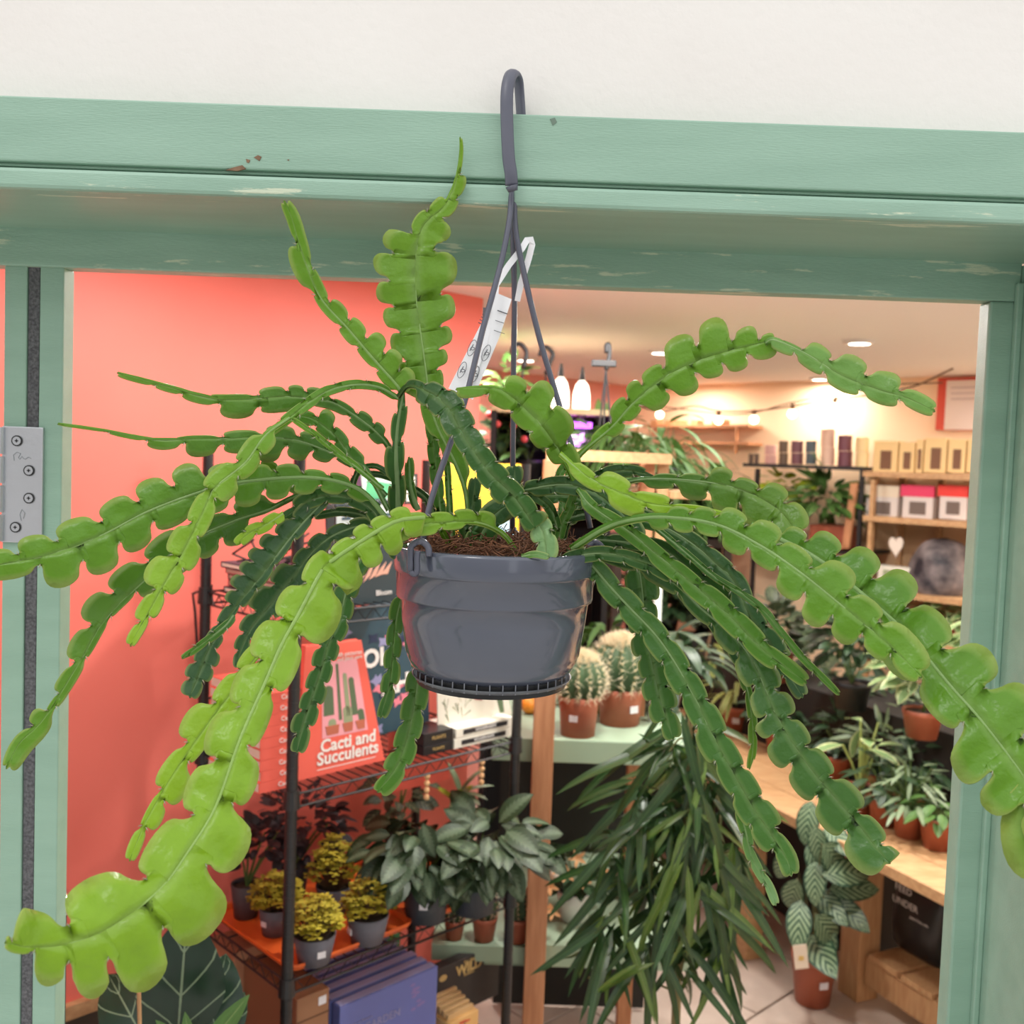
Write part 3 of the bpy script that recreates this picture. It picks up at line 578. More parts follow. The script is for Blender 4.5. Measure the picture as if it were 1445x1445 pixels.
# stone tile floor
mt = bpy.data.materials.new('stone_floor_tile'); mt.use_nodes = True; N = mt.node_tree; b = N.nodes['Principled BSDF']; b.inputs['Roughness'].default_value = .5
n = N.nodes.new('ShaderNodeTexNoise'); n.inputs['Scale'].default_value = 5; n.inputs['Detail'].default_value = 6; r = N.nodes.new('ShaderNodeValToRGB')
r.color_ramp.elements[0].color = (*lin((172, 154, 140)), 1); r.color_ramp.elements[1].color = (*lin((208, 192, 178)), 1); r.color_ramp.elements[0].position = .3; r.color_ramp.elements[1].position = .7
tcf = N.nodes.new('ShaderNodeTexCoord'); N.links.new(tcf.outputs['Object'], n.inputs[0]); N.links.new(n.outputs['Fac'], r.inputs[0]); N.links.new(r.outputs[0], b.inputs['Base Color'])
mb = MB(); mb.box((1, 2, -.06), (14, 16, .1)); fl = struct(mb, 'floor', mat('floor_grout', lin((120, 104, 94)), .9))
tile = MB(); tile.box((0, 0, 0), (.392, .392, .012)); tile_me = None
for i in range(-1, 7):
    for j in range(-1, 8):
        c = Vector((.55, 2.55, 0))+RM @ Vector((i*.4-.6+(.2 if j % 2 else 0), j*.4-.8, 0))
        if c.y < 1.45 or c.y > 5 or abs(c.x-.9) > 1.4: continue
        if tile_me is None: o = tile.build('floor_tile', mt, fl, bevel=.002); tile_me = o.data
        else:
            o = bpy.data.objects.new('floor_tile', tile_me); COL.objects.link(o); o.parent = fl; m_ = o.modifiers.new('b', 'BEVEL'); m_.width = .002
        o.location = (c.x, c.y, -.0065); o.rotation_euler.z = math.radians(43.5)
def wall(name, a, b_, m, z1=ZC, th=.06, side=1):
    a = Vector(a).to_3d(); b_ = Vector(b_).to_3d(); d = (b_-a).normalized(); n_ = Vector((-d.y, d.x, 0))*th*side
    if side > 0: bs = [a, b_, b_+n_, a+n_]
    else: bs = [a+n_, b_+n_, b_, a]
    mb = MB(); mb.hexa([q for q in bs], [q+Vector((0, 0, z1)) for q in bs]); return struct(mb, name, m)
Npt = G(405, 1385, .72); Rpt = G(720, 1262, .72); Lpt = G(298, 1287, .72)
RKU = (Rpt-Npt).to_2d().normalized().to_3d(); RKV = Vector((-RKU.y, RKU.x, 0)); RL = (Rpt-Npt).length; RD = (Lpt-Npt).dot(RKV)
print('RACK', Npt, Rpt, Lpt, RL, RD, (Lpt-Npt).dot(RKU), math.degrees(math.atan2(RKU.y, RKU.x)))
w0 = Vector((Npt.x, Npt.y, 0))+RKV*(RD+.09)
e = V(681, 450, w0, RKU); tR = (e-w0).dot(RKU); tL = -(w0.y-1.145)/RKU.y
wall('wall_left', (w0+RKU*tL)[:2], (w0+RKU*tR)[:2], M_coral, side=1, th=.08)
cor = Vector((.69, 5.79, 0))
wall('wall_back', cor[:2], (cor+VX*3.8)[:2], M_peach, side=1)
wall('wall_far', (cor-UX*6.5)[:2], cor[:2], M_pink, side=1)
e2 = cor+VX*3.8
wall('wall_right', e2[:2], (e2.x+.3, 1.14), M_peach, side=1)
mb = MB(); mb.box((.8, 4.1, ZC+.04), (9, 5.92, .08)); struct(mb, 'ceiling', M_ceil)
# window ledge of wood on the coral wall, low left
mb = MB(); q0 = w0+RKU*(tL+.2); zl = V(95, 1415, w0, RKU).z
for a_ in [0]:
    A = w0+RKU*(tL+.15); B = w0+RKU*.02; bs = [A-RKV*.018, B-RKV*.018, B, A]
    mb.hexa([q+Vector((0, 0, zl-.03)) for q in bs], [q+Vector((0, 0, zl)) for q in bs])
M_wood = mat('pine_timber', lin((196, 156, 112)), .55, lin((178, 134, 92)), 9, .2, 40, stretch=(12, 12, 1.2))
M_woodh = mat('pine_board', lin((200, 160, 116)), .5, lin((182, 140, 98)), 7, .2, 40, stretch=(2, 9, 9))
M_post = mat('pine_post_orange', lin((196, 140, 100)), .6, lin((176, 120, 82)), 8, .2, 40, stretch=(10, 10, 1))
struct(mb, 'trim_11', M_woodh)
mb = MB(); bs = [A-RKV*.012, B-RKV*.012, B-RKV*.001, A-RKV*.001]; mb.hexa(bs, [q+Vector((0, 0, zl-.032)) for q in bs]); struct(mb, 'trim_12', mat('dark_panel', lin((70, 60, 50)), .6))

# ---- ceiling downlights
M_bulb = mat('lit_lens', (1, .9, .8), .5, emit=(1, .86, .7), es=14)
M_ring = mat('white_trim_ring', (.8, .78, .76), .4)
k = 0
LBL = ['recessed downlight in the ceiling, nearest on the right', 'recessed downlight in the ceiling above the big arching stem', 'recessed downlight behind the tip of the arching stem', 'recessed downlight just right of the middle hanger strand', 'recessed downlight peeping under the arching stem']
spots = [(1213, 481, 1), (933, 495, 1), (1157, 533, 1), (742, 506, 1), (968, 537, 1)]
for (x, y, _), lb in zip(spots, LBL):
    c = G(x, y, ZC)
    if c.y > 6: c = CP+(c-CP)*(5.6/c.y); c.z = ZC
    t = thing('downlight', lb, 'ceiling light', (c.x, c.y, ZC-.012), 'recessed ceiling downlights')
    mb = MB(); mb.lathe([(.036, 0), (.05, 0), (.052, .006), (.05, .0115), (.036, .0115), (.036, 0)], (c.x, c.y, ZC-.012), 24); put(mb, 'trim_ring', M_ring, t)
    mb = MB(); mb.lathe([(.001, .002), (.036, .002), (.036, .008), (.001, .008)], (c.x, c.y, ZC-.012), 24); put(mb, 'lens', M_bulb, t)
    light('AREA', 'downlight_or_fill', (c.x, c.y, ZC-.02), 5, (1, .90, .8), .12)
for x, y in ((-.5, 1.75), (.25, 2.2), (-1.5, 2.0), (1.2, 2.2), (.9, 3.2), (2.2, 2.6), (-.2, 3.6), (2.4, 3.6), (-1.5, 5)):  # extra lamps with no fittings, added to brighten the shop
    o = light('AREA', 'downlight_or_fill', (x, y, ZC-.02), 8 if x < 0 and y < 2.1 else 17, (1, .965, .93), .14)

# ---- leaf meshes
def uvmesh(name, vs, fs, uvs, m):
    me = bpy.data.meshes.new(name); me.from_pydata([tuple(v) for v in vs], [], fs); me.update(); me.materials.append(m)
    l = me.uv_layers.new(name='UVMap')
    for lp in me.loops: l.data[lp.index].uv = uvs[lp.vertex_index]
    me.polygons.foreach_set('use_smooth', [True]*len(me.polygons)); return me
def blade(name, m, L=1, Wd=.3, prof='oval', droop=.3, segs=8, fold=.15, wave=0):
    vs = []; fs = []; uv = []
    for i in range(segs+1):
        u = i/segs
        w_ = {'oval': math.sin(math.pi*u**.85)**.75 if 0 < u < 1 else 0, 'lance': (u**.4*(1-u)**.7*1.9 if 0 < u < 1 else 0), 'strap': min(1, u*6+.25)*(1-u**3)}[prof]*Wd/2
        a = droop*u; y = L*(math.sin(a)/droop if droop else u); z = -L*(1-math.cos(a))/droop if droop else 0
        for j, c in enumerate((-1, -.5, 0, .5, 1)):
            vs.append((c*w_, y, z+abs(c)*w_*fold+wave*w_*math.sin(u*9+j*2))); uv.append((c*.5+.5, u))
    for i in range(segs):
        for j in range(4): a = i*5+j; fs.append((a, a+1, a+6, a+5))
    return uvmesh(name, vs, fs, uv, m)
def leafmat(name, c, c2, kind='plain', rough=.45, trans=.15, n=14):
    """kind: plain, centre (c2 along the middle), stripe (c2 chevrons), vein, edge"""
    m = bpy.data.materials.new(name); m.use_nodes = True; N = m.node_tree; b = N.nodes['Principled BSDF']; b.inputs['Roughness'].default_value = rough
    uvn = N.nodes.new('ShaderNodeUVMap'); sp = N.nodes.new('ShaderNodeSeparateXYZ'); N.links.new(uvn.outputs[0], sp.inputs[0])
    def mth(op, a, b_=None, c_=None):
        q = N.nodes.new('ShaderNodeMath'); q.operation = op
        for i, x in enumerate((a, b_, c_)):
            if x is None: continue
            if isinstance(x, (int, float)): q.inputs[i].default_value = x
            else: N.links.new(x, q.inputs[i])
        return q.outputs[0]
    ac = mth('ABSOLUTE', mth('SUBTRACT', sp.outputs['X'], .5))          # 0 middle .. .5 edge
    ns = N.nodes.new('ShaderNodeTexNoise'); ns.inputs['Scale'].default_value = 6; N.links.new(uvn.outputs[0], ns.inputs['Vector'])
    st = mth('SINE', mth('MULTIPLY', mth('SUBTRACT', sp.outputs['Y'], mth('MULTIPLY', ac, .7)), n*6.28))
    if kind == 'plain': f = mth('LESS_THAN', ac, .025)
    elif kind == 'centre': f = mth('LESS_THAN', mth('ADD', ac, mth('MULTIPLY', st, .06)), .2)
    elif kind == 'stripe': f = mth('MULTIPLY', mth('GREATER_THAN', st, -.1), mth('LESS_THAN', ac, .42))
    elif kind == 'vein': f = mth('MAXIMUM', mth('LESS_THAN', ac, .014), mth('GREATER_THAN', st, .982 if n < 3.5 else .93))
    elif kind == 'edge': f = mth('GREATER_THAN', mth('ADD', ac, mth('MULTIPLY', ns.outputs['Fac'], .2)), .45)
    mx = N.nodes.new('ShaderNodeMixRGB'); N.links.new(f, mx.inputs[0]); mx.inputs[1].default_value = (*c, 1); mx.inputs[2].default_value = (*c2, 1)
    hs = N.nodes.new('ShaderNodeHueSaturation'); mr = N.nodes.new('ShaderNodeMapRange'); mr.inputs[3].default_value = .7; mr.inputs[4].default_value = 1.3
    N.links.new(ns.outputs['Fac'], mr.inputs[0]); N.links.new(mr.outputs[0], hs.inputs['Value']); N.links.new(mx.outputs[0], hs.inputs['Color'])
    N.links.new(hs.outputs[0], b.inputs['Base Color'])
    tl = N.nodes.new('ShaderNodeBsdfTranslucent'); N.links.new(hs.outputs[0], tl.inputs['Color']); ms = N.nodes.new('ShaderNodeMixShader'); ms.inputs[0].default_value = trans
    N.links.new(b.outputs[0], ms.inputs[1]); N.links.new(tl.outputs[0], ms.inputs[2]); N.links.new(ms.outputs[0], N.nodes['Material Output'].inputs['Surface'])
    return m
def orient(o_, d, up=(0, 0, 1), sc=1):
    d = Vector(d).normalized(); up = Vector(up); x = d.cross(up)
    if x.length < 1e-3: x = Vector((1, 0, 0))
    x.normalize(); z = x.cross(d); M = Matrix((x, d, z)).transposed().to_4x4()
    s3 = (sc, sc, sc) if not isinstance(sc, tuple) else sc
    M = M @ Matrix.Diagonal((*s3, 1)); M.translation = Vector(o_); return M
def leafat(me, t, base, d, up=(0, 0, 1), sc=1, name='leaf'):
    o = bpy.data.objects.new(name, me); COL.objects.link(o); o.parent = t
    o.matrix_local = Matrix.LocRotScale(t.location, t.rotation_euler, t.scale).inverted() @ orient(base, d, up, sc); return o
M_terra = mat('terracotta_plastic', lin((168, 94, 68)), .5, lin((154, 82, 58)), 12)
M_grey = mat('grey_plastic_pot', lin((98, 98, 108)), .6)
M_slate = mat('dark_slate_pot', lin((52, 60, 68)), .55)
M_black = mat('black_plastic', (.012, .012, .013), .5)
M_earth = mat('potting_soil', (.03, .02, .014), .95, (.07, .05, .035), 90, .6, 200)
M_stick = mat('white_sticker', (.75, .75, .8), .5)
M_stalk = mat('green_stalk', lin((80, 105, 50)), .6); M_brown = mat('brown_stalk', lin((110, 85, 60)), .8); M_pstalk = mat('pale_stalk', lin((150, 165, 90)), .6)
def potted(label, cat, base, rt, h, m, group=None, sticker=None, rb=None, rim=True, name='potted_plant'):
    base = Vector(base); rb = rb or rt*.74
    t = thing(name, label, cat, base, group); x, y, z = base
    pr = [(.001, .001), (rb, 0), (rb+(rt-rb)*.8, h*.80), (rt*.97 if rim else rb+(rt-rb)*.8, h*.81), (rt, h*.99), (rt*.93, h), (rt*.9, h*.9)] if rim else [(.001, .001), (rb, 0), (rt, h*.98), (rt*.95, h), (rt*.9, h*.9)]
    mb = MB(); mb.lathe(pr, (x, y, z), 24); pb_ = put(mb, 'pot', m, t, smooth=True)
    mb = MB(); mb.lathe([(.001, h*.9), (rt*.6, h*.9), (rt*.9, h*.87)], (x, y, z), 16); put(mb, 'soil', M_earth, t)
    if sticker is not None:
        a = sticker; rr_ = (rb+rt)/2*1.02; c = Vector((x+rr_*math.cos(a), y+rr_*math.sin(a), z+h*.5))
        mb = MB(); mb.box(c, (.003, rt*.4, rt*.3), Matrix.Rotation(a, 3, 'Z')); put(mb, 'price_sticker', M_stick, pb_)
    return t, Vector((x, y, z+h*.88))
FRONT = math.radians(-90)
def rosette(t, c, me, n, lo, hi, sc, tilt=(.2, 1.1), rad=.01, petiole=None, pm=None, seed=1, fan=None, bias=(0, 0, 0)):
    """leaves on stalks that rise from c to heights between lo and hi"""
    r_ = random.Random(seed); mb = MB()
    for k in range(n):
        a = (k*2.399+r_.uniform(-.4, .4)) if fan is None else r_.uniform(*fan); el = r_.uniform(*tilt); d = Vector((math.cos(a)*math.sin(el), math.sin(a)*math.sin(el), math.cos(el)))+Vector(bias)
        b0 = c+Vector((math.cos(a), math.sin(a), 0))*rad*r_.random(); hgt = r_.uniform(lo, hi); tip = b0+Vector((d.x*.75, d.y*.75, max(.15, d.z)))*hgt
        dd = Vector((d.x, d.y, d.z*.35-.15-.3*r_.random()))
        if petiole: mb.tube([b0, (b0+tip)/2+Vector((0, 0, hgt*.08)), tip], petiole, 4)
        leafat(me, t, tip if petiole else b0, dd if petiole else d, sc=sc*r_.uniform(.75, 1.15))
    if petiole and mb.v: tag(put(mb, 'stalks', pm or M_stalk, t), kind='stuff')
def shrub(t, c, me, n, R_, zs, sc, seed=1, down=0., stalk=M_stalk, cz=None, name='leaf', nst=6):
    """leaves spread over an ellipsoid crown around c"""
    r_ = random.Random(seed); mb = MB(); c = Vector(c); cc = Vector(cz) if cz is not None else c+Vector((0, 0, zs))
    for k in range(nst):
        a = r_.uniform(0, 6.28); q = cc+Vector((math.cos(a)*R_*.6, math.sin(a)*R_*.6, r_.uniform(-.3, .5)*zs)); mb.tube([c, (c+q)/2+Vector((0, 0, .01)), q], [.003, .0025, .0015], 5)
    tag(put(mb, 'stalks', stalk, t), kind='stuff')
    for k in range(n):
        a = r_.uniform(0, 6.28); e_ = math.acos(r_.uniform(-.75, 1)); d = Vector((math.cos(a)*math.sin(e_), math.sin(a)*math.sin(e_), math.cos(e_)))
        rr_ = r_.uniform(.45, .95); p_ = cc+Vector((d.x*R_*rr_, d.y*R_*rr_, d.z*zs*rr_)); dd = Vector((d.x, d.y, d.z*.4-down+r_.uniform(-.3, .3)))
        leafat(me, t, p_, dd, up=Vector((r_.uniform(-.5, .5), r_.uniform(-.9, .1), 1)), sc=sc*r_.uniform(.7, 1.2), name=name)

# ---- black wire shelving rack
def RK(px, py, b_=0): return V(px, py, Vector((Npt.x, Npt.y, 0))+RKV*b_, RKU)
zs1 = .72; zs2 = RK(406, 1122).z; zs3 = RK(410, 866).z; zs0 = zs1-.36
ztop = V(318, 640, Vector((Npt.x, Npt.y, 0))+RKV*RD, RKU).z
print('SHELF', zs0, zs1, zs2, zs3, ztop)
M_wire = mat('black_wire', (.012, .012, .013), .35, spec=.6)
N0 = Vector((Npt.x, Npt.y, 0))
def rk(a, b_, z): return N0+RKU*a+RKV*b_+Vector((0, 0, z))
rack = thing('wire_shelving_rack', 'black wire shelving rack against the coral wall, stacked with books and pots', 'shelf', N0)
for a, b_ in ((0, 0), (RL, 0), (0, RD), (RL, RD)):
    mb = MB(); zz_ = 0
    mb.tube([rk(a, b_, 0), rk(a, b_, ztop)], .0115, 14); po = put(mb, 'post', M_wire, rack)
    mb = MB()
    while zz_ < ztop-.02:
        mb.tube([rk(a, b_, zz_), rk(a, b_, zz_+.002)], .0122, 14); zz_ += .0254
    for z_ in (zs0, zs1, zs2, zs3): mb.tube([rk(a, b_, z_-.028), rk(a, b_, z_+.008)], [.017, .0145], 14)
    tag(put(mb, 'collars', M_wire, rack), kind='stuff')
for z_ in (zs0, zs1, zs2, zs3):
    sh_ = MB()
    for (a0, b0), (a1, b1) in (((0, 0), (RL, 0)), ((RL, 0), (RL, RD)), ((RL, RD), (0, RD)), ((0, RD), (0, 0))):
        sh_.tube([rk(a0, b0, z_-.002), rk(a1, b1, z_-.002)], .0026, 6); sh_.tube([rk(a0, b0, z_-.028), rk(a1, b1, z_-.028)], .0026, 6)
    put(sh_, 'shelf_rim', M_wire, rack)
    mb = MB(); q = int(RL/.024)
    for k in range(1, q): mb.tube([rk(k*RL/q, 0, z_-.001), rk(k*RL/q, RD, z_-.001)], .0014, 5)
    for b_ in (RD*.33, RD*.66): mb.tube([rk(0, b_, z_-.004), rk(RL, b_, z_-.004)], .0022, 5)
    for (o0, dr, ln) in ((rk(0, 0, z_), RKU, RL), (rk(0, 0, z_), RKV, RD), (rk(0, RD, z_), RKU, RL), (rk(RL, 0, z_), RKV, RD)):
        m_ = int(ln/.02)
        mb.tube([o0+dr*(i*ln/m_)+Vector((0, 0, -.003 if i % 2 else -.027)) for i in range(m_+1)], .0013, 4)
    tag(put(mb, 'wire_grid', M_wire, rack), kind='stuff')
mb = MB(); mb.tube([V(275, 860, N0+RKV*(RD+.02), RKU), V(272, 838, N0+RKV*(RD+.02), RKU), V(300, 826, N0+RKV*RD, RKU)], .003, 6)
mb.tube([V(275, 860, N0+RKV*(RD+.02), RKU), V(283, 985, N0+RKV*(RD+.02), RKU), V(298, 985, N0+RKV*RD, RKU)], .003, 6)
put(mb, 'side_bracket', M_wire, rack)

# books and boxes ---------------------------------------------------------
M_paper = mat('book_pages', lin((226, 216, 200)), .8); M_coralb = mat('coral_cover', lin((240, 104, 88)), .45)
def quad(name, label, cat, cs, b0, th, mcover, mside=None, group=None, pages=True):
    """cs: pixel corners BL BR TR TL of the front face on the plane b0 behind the rack front"""
    t = thing(name, label, cat, rk(0, 0, 0), group); c = [RK(x, y, b0) for x, y in cs]
    t.location = (c[0]+c[1])/2
    ex = (c[1]-c[0]).normalized(); ez = (c[3]-c[0]).normalized(); back = RKV*th
    mb = MB(); f = [c[0], c[1], c[1]+RKV*.0025, c[0]+RKV*.0025]; g = [c[3], c[2], c[2]+RKV*.0025, c[3]+RKV*.0025]; mb.hexa(f, g)
    put(mb, 'front_cover', mcover, t, bevel=.0008)
    if pages:
        mb = MB(); o1 = RKV*.0027; o2 = RKV*(th-.0027); ins = .004
        f = [c[0]+ez*ins+ex*.002+o1, c[1]+ez*ins-ex*ins+o1, c[1]+ez*ins-ex*ins+o2, c[0]+ez*ins+ex*.002+o2]; g = [c[3]-ez*ins+ex*.002+o1, c[2]-ez*ins-ex*ins+o1, c[2]-ez*ins-ex*ins+o2, c[3]-ez*ins+ex*.002+o2]
        mb.hexa(f, g); put(mb, 'pages', M_paper, t)
        mb = MB(); mb.hexa([c[0]+RKV*.0026, c[0]+ex*.0018+RKV*.0026, c[0]+ex*.0018+back, c[0]+back], [c[3]+RKV*.0026, c[3]+ex*.0018+RKV*.0026, c[3]+ex*.0018+back, c[3]+back]); put(mb, 'spine', mside or mcover, t)
        mb = MB(); mb.hexa([c[0]+back-RKV*.0025+ex*.002, c[1]+back-RKV*.0025, c[1]+back, c[0]+back+ex*.002], [c[3]+back-RKV*.0025+ex*.002, c[2]+back-RKV*.0025, c[2]+back, c[3]+back+ex*.002]); put(mb, 'back_cover', mcover, t)
    return t, c, ex, ez
def spot(c, u, v): return c[0]*(1-u)*(1-v)+c[1]*u*(1-v)+c[2]*u*v+c[3]*(1-u)*v
def art(t, name, c, pts, m, off=.0006, parent=None):
    mb = MB(); ps = [spot(c, *p)-RKV*off for p in pts]; n_ = len(ps); mb.add(ps+[p+RKV*(off*.8) for p in ps], [tuple(range(n_)), tuple(range(2*n_-1, n_-1, -1))]+[(i, i+n_, (i+1) % n_+n_, (i+1) % n_) for i in range(n_)])
    return put(mb, name, m, t)
def txt(t, body, c, ex, ez, u, v, hgt, m, name='title', align='CENTER', bold=0, sx=1, off=.001):
    return text_mesh(name, body, hgt, m, frame(spot(c, u, v)-RKV*off, ex, ez), t, align=align, bold=bold, sx=sx)
M_white2 = mat('white_print', (.85, .82, .78), .6)
# standing cactus book
cb, c, ex, ez = quad('book', 'coral paperback titled Cacti and Succulents standing face out behind the rack post', 'book', [(418, 1103), (543, 1073), (510, 903), (431, 912)], .035, .018, M_coralb)
wd = (c[1]-c[0]).length
txt(cb, 'Cacti and', c, ex, ez, .60, .22, wd*.165, M_white2, bold=.0009)
txt(cb, 'Succulents', c, ex, ez, .585, .125, wd*.165, M_white2, bold=.0009)
art(cb, 'rule', c, [(.22, .045), (.9, .045), (.9, .05), (.22, .05)], M_white2)
txt(cb, 'with pictures', c, ex, ez, .72, .905, wd*.06, M_white2, name='small_print'); txt(cb, 'and plant care', c, ex, ez, .74, .87, wd*.05, M_white2, name='small_print')
art(cb, 'cover_panel', c, [(.28, .28), (.86, .28), (.86, .86), (.28, .86)], mat('pink_panel', lin((240, 165, 175)), .6), .0005)
M_cg = mat('print_green', lin((90, 110, 80)), .7); M_cg2 = mat('print_pale_green', lin((150, 160, 125)), .7); M_ct = mat('print_terracotta', lin((190, 105, 80)), .7)
def pill(x0, x1, y0, y1): 
    m_ = (x0+x1)/2; rx = (x1-x0)/2; ry = rx*.5
    return [(x0, y0), (x1, y0), (x1, y1-ry)]+[(m_+rx*math.cos(a), y1-ry+ry*math.sin(a)) for a in (0.5, 1.0, 1.57, 2.1, 2.6)]+[(x0, y1-ry)]
for q, m_ in (((.30, .44, .45, .68), M_cg), ((.50, .54, .40, .84), M_cg), ((.60, .66, .42, .76), M_cg2), ((.68, .76, .42, .72), M_cg), ((.56, .68, .36, .50), M_cg2), ((.36, .46, .36, .42), M_cg2), ((.76, .84, .36, .46), M_cg)): art(cb, 'cactus_print', c, pill(*q), m_, .0009)
for q in ((.32, .5, .30, .37), (.54, .68, .30, .37), (.71, .84, .30, .37)): art(cb, 'pot_print', c, [(q[0]+.02, q[2]), (q[1]-.02, q[2]), (q[1], q[3]), (q[0], q[3])], M_ct, .0012)
# stack of the same book, spines out, left of the post
for k in range(9):
    z0 = zs2+k*.0215; cA = RK(366, 1090, .04); A = N0+RKU*((cA-N0).dot(RKU))
    t = thing('book', 'coral book lying spine outward in the left stack, %s' % ['at the bottom', 'second from the bottom', 'third from the bottom', 'fourth from the bottom', 'in the middle', 'fourth from the top', 'third from the top', 'second from the top', 'on the top'][k], 'book', A+RKV*.04+Vector((0, 0, z0)), 'coral books stacked left of the post')
    jx = R.uniform(-.002, .002); o_ = A+RKV*.04+RKU*jx
    mb = MB(); bs = [o_, o_+RKU*.085, o_+RKU*.085+RKV*.20, o_+RKV*.20]; mb.hexa([q+Vector((0, 0, z0+.002)) for q in bs], [q+Vector((0, 0, z0+.019)) for q in bs]); put(mb, 'pages', M_paper, t)
    mb = MB(); lo = [q for q in bs]; x0_ = o_-RKV*.002
    bb = [x0_, x0_+RKU*.087, x0_+RKU*.087+RKV*.203, x0_+RKV*.203]
    mb.hexa([q+Vector((0, 0, z0)) for q in bb], [q+Vector((0, 0, z0+.0018)) for q in bb]); mb.hexa([q+Vector((0, 0, z0+.0192)) for q in bb], [q+Vector((0, 0, z0+.021)) for q in bb])
    put(mb, 'cover', M_coralb, t)
    bb2 = [x0_, x0_+RKU*.087, x0_+RKU*.087+RKV*.0015, x0_+RKV*.0015]; mb = MB(); mb.hexa([q+Vector((0, 0, z0+.0018)) for q in bb2], [q+Vector((0, 0, z0+.0192)) for q in bb2]); put(mb, 'spine', M_coralb, t)
    text_mesh('spine_title', 'Cacti', .013, M_white2, frame(x0_+RKU*.055+Vector((0, 0, z0+.0105))-RKV*.0006, RKU, (0, 0, 1)), t)
# big floral teal book behind
M_teal = mat('teal_cover', lin((48, 78, 92)), .45); M_navy = mat('navy_print', lin((36, 50, 80)), .5); M_pk = mat('pink_print', lin((232, 132, 150)), .5); M_lil = mat('lilac_print', lin((150, 150, 190)), .5)
fb, c, ex, ez = quad('book', 'large teal floral book with white lettering behind the coral cactus book', 'book', [(490, 1050), (606, 1018), (603, 838), (470, 868)], .10, .02, M_teal)
for k in range(26):
    u, v = R.uniform(.05, .95), R.uniform(.05, .95); a = R.uniform(0, 6.28); m_ = R.choice([M_navy, M_pk, M_lil, M_navy, M_pk])
    art(fb, 'flower_print', c, [(max(.01, min(.99, u+.07*math.cos(a+q)*(1 if q_ % 2 else .5))), max(.01, min(.99, v+.05*math.sin(a+q)*(1 if q_ % 2 else .5)))) for q_, q in enumerate([i*6.283/8 for i in range(8)])], m_, .0005+k*.00002)
txt(fb, 'OH', c, ex, ez, .42, .60, .055, M_white2, bold=.002, off=.0016); txt(fb, 'AH', c, ex, ez, .6, .36, .055, M_white2, bold=.002, off=.0016)
cp, c, ex, ez = quad('folder', 'plain coral display board standing behind the books on the middle shelf', 'board', [(548, 1120), (634, 1100), (628, 1012), (548, 1030)], .13, .012, M_coralb, pages=False)
# white and black card boxes stacked at the right of the middle shelf
M_wb = mat('cream_box', lin((226, 222, 208)), .5); M_bb = mat('black_box', lin((34, 32, 34)), .4)
def lay(label, cs, z0, z1, dep, m, name='box', cat='box', group=None, strip=None, titl=None, tm=None, b0=.03):
    A = RK(cs[0], 1050, b0); B = RK(cs[1], 1050, b0); A.z = B.z = 0
    t = thing(name, label, cat, (A.x, A.y, z0), group); bs = [A, B, B+RKV*dep, A+RKV*dep]
    mb = MB(); mb.hexa([q+Vector((0, 0, z0)) for q in bs], [q+Vector((0, 0, z1-.0005)) for q in bs]); put(mb, 'case', m, t, bevel=.001)
    c = [A+Vector((0, 0, z0)), B+Vector((0, 0, z0)), B+Vector((0, 0, z1)), A+Vector((0, 0, z1))]
    if strip: art(t, 'label_strip', c, [(.12, .28), (.88, .28), (.88, .75), (.12, .75)], strip, .0007)
    if titl: txt(t, titl, c, RKU, Vector((0, 0, 1)), .5, .5, (z1-z0)*.42, tm or M_white2, off=.0012, name='lettering')
    return t, c
zb = zs2; dz = .0235
M_ink2 = mat('black_ink', (.02, .02, .025), .5); M_gold = mat('gold_print', lin((190, 160, 100)), .5)
lay('cream boxed set with black lettered side, lower of the pair beside the black boxes', (641, 722), zb+.001, zb+dz, .10, M_wb, strip=M_ink2, titl='HOUSEPLANTS', group=None)
lay('cream boxed set with black lettered side, upper of the pair, under the leafy card', (643, 724), zb+dz+.0005, zb+2*dz, .10, M_wb, strip=M_ink2, titl='HOUSEPLANTS')
lay('black box with tiny gold lettering, lower of the pair beside the cream boxes', (598, 639), zb+.001, zb+dz, .10, M_bb, titl='PLANTS', tm=M_gold)
lay('black box with tiny gold lettering, upper of the pair beside the cream boxes', (598, 639), zb+dz+.0005, zb+2*dz+.004, .10, M_bb, titl='PLANTS', tm=M_gold)
lf, c, ex, ez = quad('greeting_card', 'white card printed with green plants and a red flower, under the hanging pot', 'card', [(618, 1028), (722, 1008), (712, 960), (617, 975)], .07, .006, M_wb, pages=False)
for k in range(14):
    u = R.uniform(.08, .45); v = R.uniform(.05, .6); a = R.uniform(.3, 2.8); art(lf, 'leaf_print', c, [(u, v), (u+.02+.09*math.cos(a), v+.02+.3*abs(math.sin(a))), (u+.015+.1*math.cos(a), v+.3*abs(math.sin(a)))], M_cg if k % 2 else M_cg2, .0006+k*.00003)
art(lf, 'flower_print', c, [(.45, .75), (.55, .9), (.66, .8), (.62, .55), (.52, .6)], mat('maroon_print', lin((150, 40, 60)), .6), .0008)
art(lf, 'leaf_print', c, [(.84, .1), (.9, .1), (.93, .9), (.82, .9)], M_cg, .0008)
